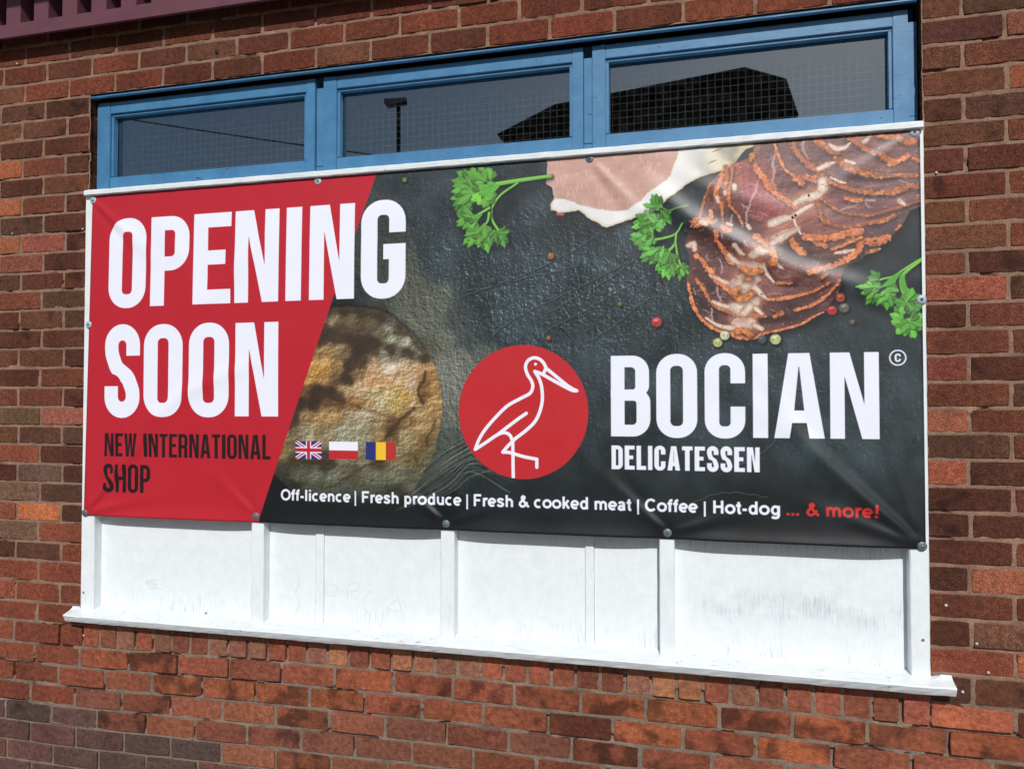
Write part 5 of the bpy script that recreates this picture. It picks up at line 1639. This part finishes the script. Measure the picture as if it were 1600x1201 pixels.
for a, b in (((x0, y0), (x1, y1)), ((x1, y0), (x0, y1))): fstroke(a, b, h_ * .20, WHT)
for a, b in (((x0, y0), (x1, y1)), ((x1, y0), (x0, y1))): fstroke(a, b, h_ * .075, S(190, 34, 52))
fstroke((x0 + w_ / 2, y0), (x0 + w_ / 2, y1), h_ * .33, WHT); fstroke((x0, y0 + h_ / 2), (x1, y0 + h_ / 2), h_ * .33, WHT)
fstroke((x0 + w_ / 2, y0), (x0 + w_ / 2, y1), h_ * .20, S(190, 34, 52)); fstroke((x0, y0 + h_ / 2), (x1, y0 + h_ / 2), h_ * .20, S(190, 34, 52))
x0, y0, x1, y1 = flag_box((515.2, 688.9), (560.2, 717.3))
rect(x0, y0, x1, y1, WHT); rect(x0, (y0 + y1) / 2, x1, y1, S(188, 40, 50))
x0, y0, x1, y1 = flag_box((572.7, 689.6), (619.7, 718.2))
rect(x0, y0, x1, y1, S(40, 50, 118)); rect(x0 + (x1 - x0) / 3, y0, x1, y1, S(236, 192, 50)); rect(x0 + (x1 - x0) * 2 / 3, y0, x1, y1, S(180, 50, 44))


# --- the line of trades: a bold grotesque drawn with strokes (cap height = 1)
def earc(cx, cy, rx, ry, a0, a1, n=14):
    return [(cx + rx * math.cos(math.radians(a0 + (a1 - a0) * k / n)), cy + ry * math.sin(math.radians(a0 + (a1 - a0) * k / n))) for k in range(n + 1)]


def _arch(x0, x1): return [(x0, .36)] + earc((x0 + x1) / 2, .42, (x1 - x0) / 2, .215, 180, 0, 10) + [(x1, 0)]


ST = .205
SANS = {
    'O': (1.06, [earc(.53, .5, .415, .42, 0, 360, 30)]), 'C': (1.0, [earc(.52, .5, .405, .42, 42, 318, 24)]),
    'f': (.47, [[(.225, 0), (.225, .74), (.25, .86), (.33, .915), (.45, .915)], [(.02, .645), (.42, .645)]]),
    '-': (.47, [[(.06, .34), (.41, .34)]]), 'l': (.39, [[(.195, 0), (.195, 1)]]), 'i': (.39, [[(.195, 0), (.195, .72)], [(.195, .84), (.195, 1)]]),
    'c': (.77, [earc(.40, .36, .285, .285, 52, 308, 18)]), 'e': (.78, [[(.12, .345), (.665, .345)], earc(.395, .36, .285, .285, -2, 312, 22)]),
    'n': (.85, [[(.19, 0), (.19, .72)], _arch(.19, .66)]), 'F': (.86, [[(.20, 0), (.20, 1)], [(.2, .915), (.80, .915)], [(.2, .50), (.70, .50)]]),
    'r': (.54, [[(.19, 0), (.19, .72)], [(.19, .40), (.24, .56), (.34, .635), (.53, .635)]]),
    's': (.77, [[(.64, .53), (.56, .62), (.40, .655), (.22, .62), (.165, .53), (.24, .44), (.40, .375), (.57, .31), (.63, .20), (.55, .10), (.38, .062), (.21, .10), (.13, .20)]]),
    'h': (.85, [[(.19, 0), (.19, 1)], _arch(.19, .66)]), 'p': (.85, [[(.19, -.28), (.19, .72)], earc(.44, .36, .245, .285, 0, 360, 22)]),
    'o': (.85, [earc(.425, .36, .315, .285, 0, 360, 24)]), 'd': (.85, [[(.66, 0), (.66, 1)], earc(.41, .36, .245, .285, 0, 360, 22)]),
    'u': (.85, [[(.66, 0), (.66, .72)], [(.19, .72)] + earc(.425, .30, .235, .215, 180, 360, 10)]),
    '&': (1.0, [[(.95, .04), (.62, .36), (.34, .68), (.33, .84), (.44, .93), (.57, .85), (.52, .69), (.30, .52), (.16, .38), (.14, .22), (.28, .09), (.48, .09), (.68, .24), (.80, .46)]]),
    'k': (.78, [[(.19, 0), (.19, 1)], [(.24, .30), (.62, .70)], [(.36, .42), (.66, .02)]]),
    'm': (1.24, [[(.19, 0), (.19, .72)], _arch(.19, .62), _arch(.62, 1.05)]),
    'a': (.78, [[(.15, .52), (.24, .63), (.40, .655), (.55, .60), (.575, .48), (.575, .12), (.61, .0)], [(.57, .40), (.34, .36), (.16, .28), (.15, .13), (.30, .065), (.46, .10), (.57, .23)]]),
    't': (.46, [[(.235, .93), (.235, .18), (.28, .085), (.42, .075)], [(.02, .645), (.42, .645)]]),
    'H': (1.0, [[(.20, 0), (.20, 1)], [(.80, 0), (.80, 1)], [(.2, .52), (.8, .52)]]),
    'g': (.85, [earc(.41, .36, .245, .285, 0, 360, 22), [(.66, .72), (.66, -.04), (.58, -.18), (.40, -.215), (.22, -.19), (.15, -.12)]]),
    '.': (.39, [[(.195, 0), (.195, .19)]]), '!': (.46, [[(.23, .29), (.23, 1)], [(.23, 0), (.23, .19)]]), ' ': (.39, [])}


def line_text(text, xa, xb, px_y0, px_y1, cap, col):
    X0, Z0 = at(xa, px_y0, BPY); X1, Z1 = at(xb, px_y1, BPY)
    tot = sum(SANS[c][0] for c in text) - .18
    k = (X1 - X0) / tot
    pen = -.09
    reg = None
    for c in text:
        adv, strokes = SANS[c]
        for st_ in strokes:
            P_ = []
            for x, y in st_:
                X = X0 + (pen + x) * k
                P_.append(qm(X, Z0 + (Z1 - Z0) * (X - X0) / (X1 - X0) + y * cap))
            closed = len(st_) > 20 and c in 'Oopdg'
            put(stroke(P_, ST * cap * PPM * (1.08 if c in '.!' else 1), not closed, 1.0), col)
        pen += adv


RTX = S(206, 48, 44)
by = lambda x: 780.5 + (x - 440) * (808.5 - 780.5) / (1372 - 440)      # baseline in the photograph
for txt, a, b, col in (('Off-licence', 440.5, 547, WHT), ('|', 554.5, 557, WHT), ('Fresh produce', 566, 720, WHT), ('|', 729, 731.7, WHT), ('Fresh & cooked meat', 740.5, 985.5, WHT), ('|', 995.5, 998.5, WHT),
                       ('Coffee', 1009, 1088.5, WHT), ('|', 1099.5, 1102.5, WHT), ('Hot-dog', 1114, 1218.5, WHT), ('...', 1229, 1248, RTX), ('& more!', 1260.5, 1372, RTX)):
    if txt == '|':
        p0, p1_ = at(a, by(a) + 5.5, BPY), at(b, by(a) - 18, BPY)
        put(fill([qm(p0[0], p0[1]), qm(p1_[0], p0[1]), qm(p1_[0], p1_[1]), qm(p0[0], p1_[1])]), col)
    else:
        line_text(txt, a, b, by(a), by(b), 0.0415, col)
C[:] = np.clip(C, 0.008, 1)
# ==PRINT-END==

img = bpy.data.images.new('banner_print', CW, CH, alpha=False, float_buffer=False)
rgba = np.ones((CH, CW, 4), np.float32)
rgba[..., :3] = C[::-1]
img.pixels.foreach_set(rgba.reshape(-1))
img.update()
img.pack()

# ------------------------------------------------------------------ the banner itself
TL, TR, BR_, BL = at(145.5, 308, -.01), at(1437, 204, -.01), at(1446.5, 857.5, -.01), at(131.5, 804.5, -.01)
WASH = [(146, 313), (497, 283), (921, 248), (1429, 206.5), (139, 507), (1440, 468), (132.5, 801), (400, 806), (697, 818), (1043, 832), (1441, 853)]
WP = [at(x, y, -.012) for x, y in WASH]
NU, NVV = 420, 190
u = np.linspace(0, 1, NU)[None, :]; v = np.linspace(0, 1, NVV)[:, None]      # v: 0 at top
Xg = (TL[0] * (1 - u) + TR[0] * u) * (1 - v) + (BL[0] * (1 - u) + BR_[0] * u) * v
Zg = (TL[1] * (1 - u) + TR[1] * u) * (1 - v) + (BL[1] * (1 - u) + BR_[1] * u) * v
xb_ = [WP[k][0] for k in (6, 7, 8, 9, 10)]
bay = np.ones_like(Xg)
for x in xb_: bay *= 1 - np.exp(-((Xg - x) / 0.10) ** 2)
Dg = 0.010 * np.sin(np.pi * np.clip(v, 0, 1)) ** .8 * np.ones_like(u) * np.sin(np.pi * u) ** .3
edge = np.exp(-((1 - v) * 1.27 / 0.034) ** 1.3)
right_w = 0.6 + .6 * u
Dg += 0.0105 * bay * edge * right_w                               # the hem hangs loose between the fixings
# hem line sags a little between screws
Zg = Zg + 0.003 * bay * edge * 0


def ridge(p, r, amp, wd, taper=1.0):
    """a tension crease from p to r (metres), fading along its length"""
    global Dg
    px, pz = p; dx, dz = r[0] - p[0], r[1] - p[1]
    L = math.hypot(dx, dz)
    s = ((Xg - px) * dx + (Zg - pz) * dz) / L
    d = ((Xg - px) * dz - (Zg - pz) * dx) / L
    t = np.clip(s / L, 0, 1)
    fall = np.where((s > 0) & (s < L), (1 - t) ** taper * np.clip(s / .03, 0, 1), 0)
    w2 = wd * (0.45 + 1.4 * t)
    Dg = Dg + amp * fall * (np.exp(-(d / w2) ** 2) - .45 * np.exp(-((d - 1.7 * w2) / w2) ** 2))


def crease(pts, amp, wd):
    global Dg
    P = [at(x, y, -.012) for x, y in pts]
    P = sm(P, 6)
    best = np.full(Xg.shape, 1e9); bt = np.zeros(Xg.shape); sg = np.zeros(Xg.shape)
    for i in range(len(P) - 1):
        a, b = P[i], P[i + 1]
        d = b - a; L2 = d @ d
        t = np.clip(((Xg - a[0]) * d[0] + (Zg - a[1]) * d[1]) / L2, 0, 1)
        ex, ez = Xg - a[0] - t * d[0], Zg - a[1] - t * d[1]
        dd = np.hypot(ex, ez)
        m = dd < best
        best = np.where(m, dd, best); bt = np.where(m, (i + t) / (len(P) - 1), bt)
    env = np.sin(np.pi * np.clip(bt, 0.0, 1)) ** .7
    Dg = Dg + amp * env * np.exp(-(best / wd) ** 2)


bl_, b2, b3, b4, br2 = WP[6], WP[7], WP[8], WP[9], WP[10]
ridge(bl_, (bl_[0] + .42, bl_[1] + .46), 0.008, .022)
ridge(bl_, (bl_[0] + .22, bl_[1] + .50), 0.005, .016)
ridge(bl_, (bl_[0] + .5, bl_[1] + .12), 0.005, .020)
ridge(b2, (b2[0] - .25, b2[1] + .22), 0.004, .018)
ridge(b3, (b3[0] - .26, b3[1] + .20), 0.008, .018)
ridge(b3, (b3[0] + .30, b3[1] + .12), 0.004, .018)
ridge(b4, (b4[0] - .30, b4[1] + .26), 0.0075, .018)
ridge(b4, (b4[0] + .30, b4[1] + .10), 0.005, .016)
ridge(br2, (br2[0] - .62, br2[1] + .55), 0.009, .022)
ridge(br2, (br2[0] - .50, br2[1] + .18), 0.005, .020)
ridge(br2, (br2[0] - .15, br2[1] + .50), 0.004, .018)
ridge(WP[0], (WP[0][0] + .35, WP[0][1] - .30), 0.006, .02)
ridge(WP[3], (WP[3][0] - .4, WP[3][1] - .25), 0.003, .022)
ridge(WP[2], (WP[2][0] + .3, WP[2][1] - .35), 0.005, .020)
crease([(1000, 270), (1075, 340), (1160, 385), (1250, 425), (1330, 445), (1400, 478)], 0.0105, .033)
crease([(1010, 225), (1100, 290), (1230, 330), (1330, 350)], 0.003, .030)
crease([(1180, 560), (1240, 660), (1330, 760), (1420, 835)], 0.006, .030)
crease([(300, 500), (360, 430), (430, 340)], 0.004, .04)
crease([(190, 690), (300, 610), (420, 560)], 0.004, .03)
crease([(230, 330), (290, 420), (280, 520)], 0.003, .05)
Dg += (fbm(NVV, NU, 40, 60, RNG, 3) - .5) * .006 * np.sin(np.pi * u) ** .3
for X, Z in WP:                                                   # pinned at every screw
    k = np.exp(-(np.hypot(Xg - X, Zg - Z) / 0.035) ** 2)
    Dg = Dg * (1 - k)
Dg *= 0.55 + 0.45 * np.clip(v / .10, 0, 1)
Dg = np.clip(Dg, -0.001, .05)
# posts behind stop it from sinking in
P = np.stack([Xg, -0.0125 - Dg, Zg], -1)
me = grid_mesh('fabric', P[::-1], True)
uvl = me.uv_layers.new(name='print')
li = np.zeros(len(me.loops), np.int32); me.loops.foreach_get('vertex_index', li)
co = P[::-1].reshape(-1, 3)[li]
uv = np.stack([(co[:, 0] - BX0) / (BX1 - BX0), (co[:, 2] - BZ0) / (BZ1 - BZ0)], 1).astype(np.float32)
uvl.data.foreach_set('uv', uv.reshape(-1))


def mat_banner():
    a = NT('printed_vinyl')
    t = a.n('ShaderNodeTexImage')
    t.image = img
    t.interpolation = 'Cubic'
    t.extension = 'EXTEND'
    uvn = a.n('ShaderNodeUVMap', uv_map='print')
    a.l(uvn.outputs[0], t.inputs[0])
    weave = a.n('ShaderNodeTexWave', wave_type='BANDS', bands_direction='X')
    weave.inputs['Scale'].default_value = 180
    a.l(a.pos(), weave.inputs[0])
    weave2 = a.n('ShaderNodeTexWave', wave_type='BANDS', bands_direction='Z')
    weave2.inputs['Scale'].default_value = 180
    a.l(a.pos(), weave2.inputs[0])
    s = a.math('ADD', weave.outputs[1], weave2.outputs[1])
    rg = a.ramp(a.noise(a.pos(), 7, 3), [(0.3, 0.36), (0.7, 0.46)])
    return a.done(t.outputs[0], rg, a.bump(s, 0.10, 0.0004), 0.5)


ban = empty('banner', ((TL[0] + TR[0]) / 2, -0.012, 1.16))
tag(ban, 'printed vinyl shop banner reading OPENING SOON BOCIAN DELICATESSEN screwed over the white boarding', 'banner')
bm_ = mat_banner()
M_BACK = mat_plain('white_vinyl_back', (0.75, 0.77, 0.80), 0.5)
fab = ch(link('fabric', me, bm_, ban))
sol = fab.modifiers.new('thickness', 'SOLIDIFY')
sol.thickness = 0.0006
sol.offset = -1
me.materials.append(M_BACK)
sol.material_offset = 0


def washer_mesh(r, hgt, seed):
    bm = bmesh.new()
    n = 20
    rings = [(0.0, -hgt * .9), (r * .28, -hgt * .9), (r * .30, -hgt), (r * .60, -hgt), (r * .66, -hgt * .8), (r * .92, -hgt * .5), (r, -hgt * .1), (r, 0.001)]
    prev = None
    for q_, (rad, y) in enumerate(rings):
        if rad == 0:
            cur = [bm.verts.new((0, y, 0))]
        else:
            cur = [bm.verts.new((rad * math.cos(2 * math.pi * k / n), y, rad * math.sin(2 * math.pi * k / n))) for k in range(n)]
        if prev is not None:
            for k in range(n):
                k2 = (k + 1) % n
                if len(prev) == 1: bm.faces.new((prev[0], cur[k], cur[k2]))
                else: bm.faces.new((prev[k], cur[k], cur[k2], prev[k2]))
        prev = cur
    me_ = to_mesh(bm, 'washer')
    me_.polygons.foreach_set('use_smooth', [True] * len(me_.polygons))
    return me_


def screw_mesh(r):
    bm = bmesh.new()
    n = 14
    c = bm.verts.new((0, -.0012, 0))
    a = [bm.verts.new((r * .45 * math.cos(2 * math.pi * k / n), -.0032, r * .45 * math.sin(2 * math.pi * k / n))) for k in range(n)]
    b = [bm.verts.new((r * math.cos(2 * math.pi * k / n), -.0018, r * math.sin(2 * math.pi * k / n))) for k in range(n)]
    d = [bm.verts.new((r * math.cos(2 * math.pi * k / n), .003, r * math.sin(2 * math.pi * k / n))) for k in range(n)]
    for k in range(n):
        k2 = (k + 1) % n
        bm.faces.new((c, a[k], a[k2])); bm.faces.new((a[k], b[k], b[k2], a[k2])); bm.faces.new((b[k], d[k], d[k2], b[k2]))
    return to_mesh(bm, 'screw_head')


wm, sm_m = washer_mesh(0.0140, 0.0024, 0), screw_mesh(0.0042)
wm2 = wm.copy(); wm.materials.append(M_ZINC); wm2.materials.append(M_ZINCD)
for k, (X, Z) in enumerate(WP):
    wo = link('washer', wm if k in (0, 1, 3, 4, 5) else wm2, None, ban, (X, -0.0135, Z))
    ch(wo)
    wo.rotation_euler = (random.uniform(-.08, .08), random.uniform(0, 3), random.uniform(-.08, .08))
    sc_ = link('screw_head', sm_m, M_SCREW, wo, (0, -0.0024, 0))

# ------------------------------------------------------------------ small fixings left in the brickwork
M_PLUG = mat_plain('pale_wall_plug', (0.50, 0.48, 0.45), 0.7)
plugs = [((27, 100), 'small pale screw in the mortar joint near the top left corner'), ((19.5, 365.5), 'pale plug in brickwork left of the banner, the one nearer the photo edge'),
         ((129.5, 358), 'small pale plug at the brick edge just left of the red banner'), ((1463, 270), 'white plug in the joint just right of the banner top'),
         ((1478, 945), 'small white screw head in dark brick right of the boarding, the higher one'), ((1526, 1005), 'white plug in brown brick right of the boarding bottom'),
         ((1544, 1050), 'small white screw in dark brick, low at the right'), ((1504, 1080), 'white screw at the right end of the sill'), ((131, 992), 'grey screw in the first brick under the left end of the sill')]
for (x, y), lab in plugs:
    X, Z = at(x, y, 0)
    o = link('wall_plug', washer_mesh(0.0042, 0.002, 1) if len(bpy.data.meshes) and 'plugm' not in globals() else plugm, M_PLUG, None, (X, -0.0015, Z))
    plugm = o.data
    o.rotation_euler = (random.uniform(-.3, .3), 0, random.uniform(-.3, .3))
    tag(o, lab, 'wall plug', 'old fixings left in the brick wall')
# drilled hole above the window, its inner shade put in as a flat dark disc
X, Z = at(339, 81, 0)
bm = bmesh.new()
bmesh.ops.create_circle(bm, cap_ends=True, segments=12, radius=0.0085, matrix=Matrix.Translation((X, -0.0045, Z)) @ Matrix.Rotation(math.pi / 2, 4, 'X'))
o = link('drill_hole_shade', to_mesh(bm, 'drill_hole_shade'), M_DARK, wall)

# ------------------------------------------------------------------ ground and the other side of the street (seen in the glass)
M_PAVE = mat_plain('paving', (0.20, 0.195, 0.185), 0.9, 0, 8, 0.15, 0.3)
M_ASPH = mat_plain('asphalt', (0.05, 0.05, 0.052), 0.9, 0, 30, 0.2, 0.4)
M_KERB = mat_plain('kerb_stone', (0.32, 0.31, 0.29), 0.9)
gm = grid_mesh('ground', np.stack(np.meshgrid(np.linspace(-400, 400, 9), np.linspace(-400, 400, 9)) + [np.full((9, 9), -0.12)], -1).astype(np.float32), False)
tag(link('ground', gm, M_ASPH), 'dark asphalt road surface of the street', 'road', None, 'structure')
pv = box('pavement', -30, 30, -3.9, 0.2, -0.3, 0.0, M_PAVE, None, 0.004)
tag(pv, 'concrete pavement in front of the shop', 'pavement', None, 'structure')
kb = box('kerb', -30, 30, -4.03, -3.903, -0.3, 0.004, M_KERB, None, 0.008)
tag(kb, 'stone kerb along the pavement edge', 'kerb', None, 'structure')

YG = 0.068
def mirror_pt(px, py, D):
    """point across the street whose reflection in the glass shows at the pixel"""
    X, Z = at(px, py, D)
    return X, 2 * YG - D, Z


M_ROOF = mat_plain('dark_roof', (0.030, 0.028, 0.028), 0.8, 0, 3, 0.2, 0.1)
M_HWALL = mat_plain('house_wall', (0.060, 0.046, 0.042), 0.9, 0, 5, 0.2, 0.2)
house = empty('house', (mirror_pt(1000, 300, 15)[0], -15, 0))
tag(house, 'dark gabled house across the street, reflected in the right hand panes', 'house')
D = 15.0
o3 = [mirror_pt(x, y, D) for x, y in ((778, 212), (868, 165.5), (1163, 108), (1228, 126), (1247, 182))]
rx = [(p[0], p[2]) for p in o3]
xl, xr = rx[0][0] + .3, rx[4][0] - 0.1
yb = o3[0][1]
wallp = [(xl + .3, -.12), (xr, -.12), (xr, rx[4][1] - .2), (rx[3][0] - .05, rx[3][1] - .15), (rx[2][0], rx[2][1] - .15), (rx[1][0], rx[1][1] - .15), (xl + .3, rx[0][1] + .05)]
def prism(name, poly, ya, yb_, mat, parent):
    n = len(poly)
    V = [(x, ya, z) for x, z in poly] + [(x, yb_, z) for x, z in poly]
    F = [tuple(range(n)), tuple(range(2 * n - 1, n - 1, -1))] + [(k, (k + 1) % n, n + (k + 1) % n, n + k) for k in range(n)]
    me_ = mesh_np(name, V, F)
    b_ = bmesh.new(); b_.from_mesh(me_); bmesh.ops.recalc_face_normals(b_, faces=b_.faces[:]); b_.to_mesh(me_); b_.free()
    o_ = link(name, me_, mat, parent)
    return ch(o_)
prism('wall', wallp, yb - .15, yb - 8, M_HWALL, house)
roofp = rx + [(rx[4][0] - .12, rx[4][1] - .05), (rx[3][0] - .08, rx[3][1] - .16), (rx[2][0], rx[2][1] - .18), (rx[1][0], rx[1][1] - .18), (rx[0][0] + .12, rx[0][1] - .1)]
prism('roof', roofp, yb + .1, yb - 8.4, M_ROOF, house)
M_POLE = mat_plain('lamp_post_paint', (0.06, 0.06, 0.065), 0.6)
lx_, ly_, lz_ = mirror_pt(623, 168, 14)
lamp = empty('street_lamp', (lx_, ly_, -.12))
tag(lamp, 'street lamp with a flat head, reflected in the middle pane', 'street lamp')
bm = bmesh.new()
bmesh.ops.create_cone(bm, segments=14, radius1=.075, radius2=.05, depth=lz_ + .12, cap_ends=True, matrix=Matrix.Translation((lx_, ly_, (lz_ - .12) / 2)))
ch(link('pole', to_mesh(bm, 'pole'), M_POLE, lamp))
V = []
hd = [mirror_pt(x, y, 14) for x, y in ((594, 152), (628, 150), (642, 167), (612, 172))]
prism_v = [(p[0], ly_ + .22 * (1 if i in (2, 3) else -1), p[2]) for i, p in enumerate(hd)]
V = [(x, y, z - .05) for x, y, z in prism_v] + [(x, y, z + .05) for x, y, z in prism_v]
me_ = mesh_np('lamp_head', V, [(0, 1, 2, 3), (7, 6, 5, 4), (0, 4, 5, 1), (1, 5, 6, 2), (2, 6, 7, 3), (3, 7, 4, 0)])
b_ = bmesh.new(); b_.from_mesh(me_); bmesh.ops.recalc_face_normals(b_, faces=b_.faces[:]); b_.to_mesh(me_); b_.free()
ch(link('lamp_head', me_, M_POLE, lamp))


def cable(a, b, r, name, label, sag=.15):
    pts = []
    for k in range(25):
        t = k / 24
        p = np.array(a) * (1 - t) + np.array(b) * t
        p[2] -= sag * 4 * t * (1 - t)
        pts.append(p)
    V, F = [], []
    for i, p in enumerate(pts):
        for c_ in range(5):
            an = 2 * math.pi * c_ / 5
            V.append((p[0], p[1] + r * math.cos(an), p[2] + r * math.sin(an)))
    for i in range(24):
        for c_ in range(5):
            F.append((i * 5 + c_, i * 5 + (c_ + 1) % 5, i * 5 + 5 + (c_ + 1) % 5, i * 5 + 5 + c_))
    return tag(link(name, mesh_np(name, V, F), M_POLE), label, 'cable')


a1, b1 = np.array(mirror_pt(240, 186, 12)), np.array(mirror_pt(473, 222, 12))
cable(a1 - (b1 - a1) * 2.0, b1 + (b1 - a1) * 0.9, .016, 'overhead_cable', 'thin overhead cable reflected across the left pane', 0.1)
print('SCENE BUILT', len(bpy.data.objects))
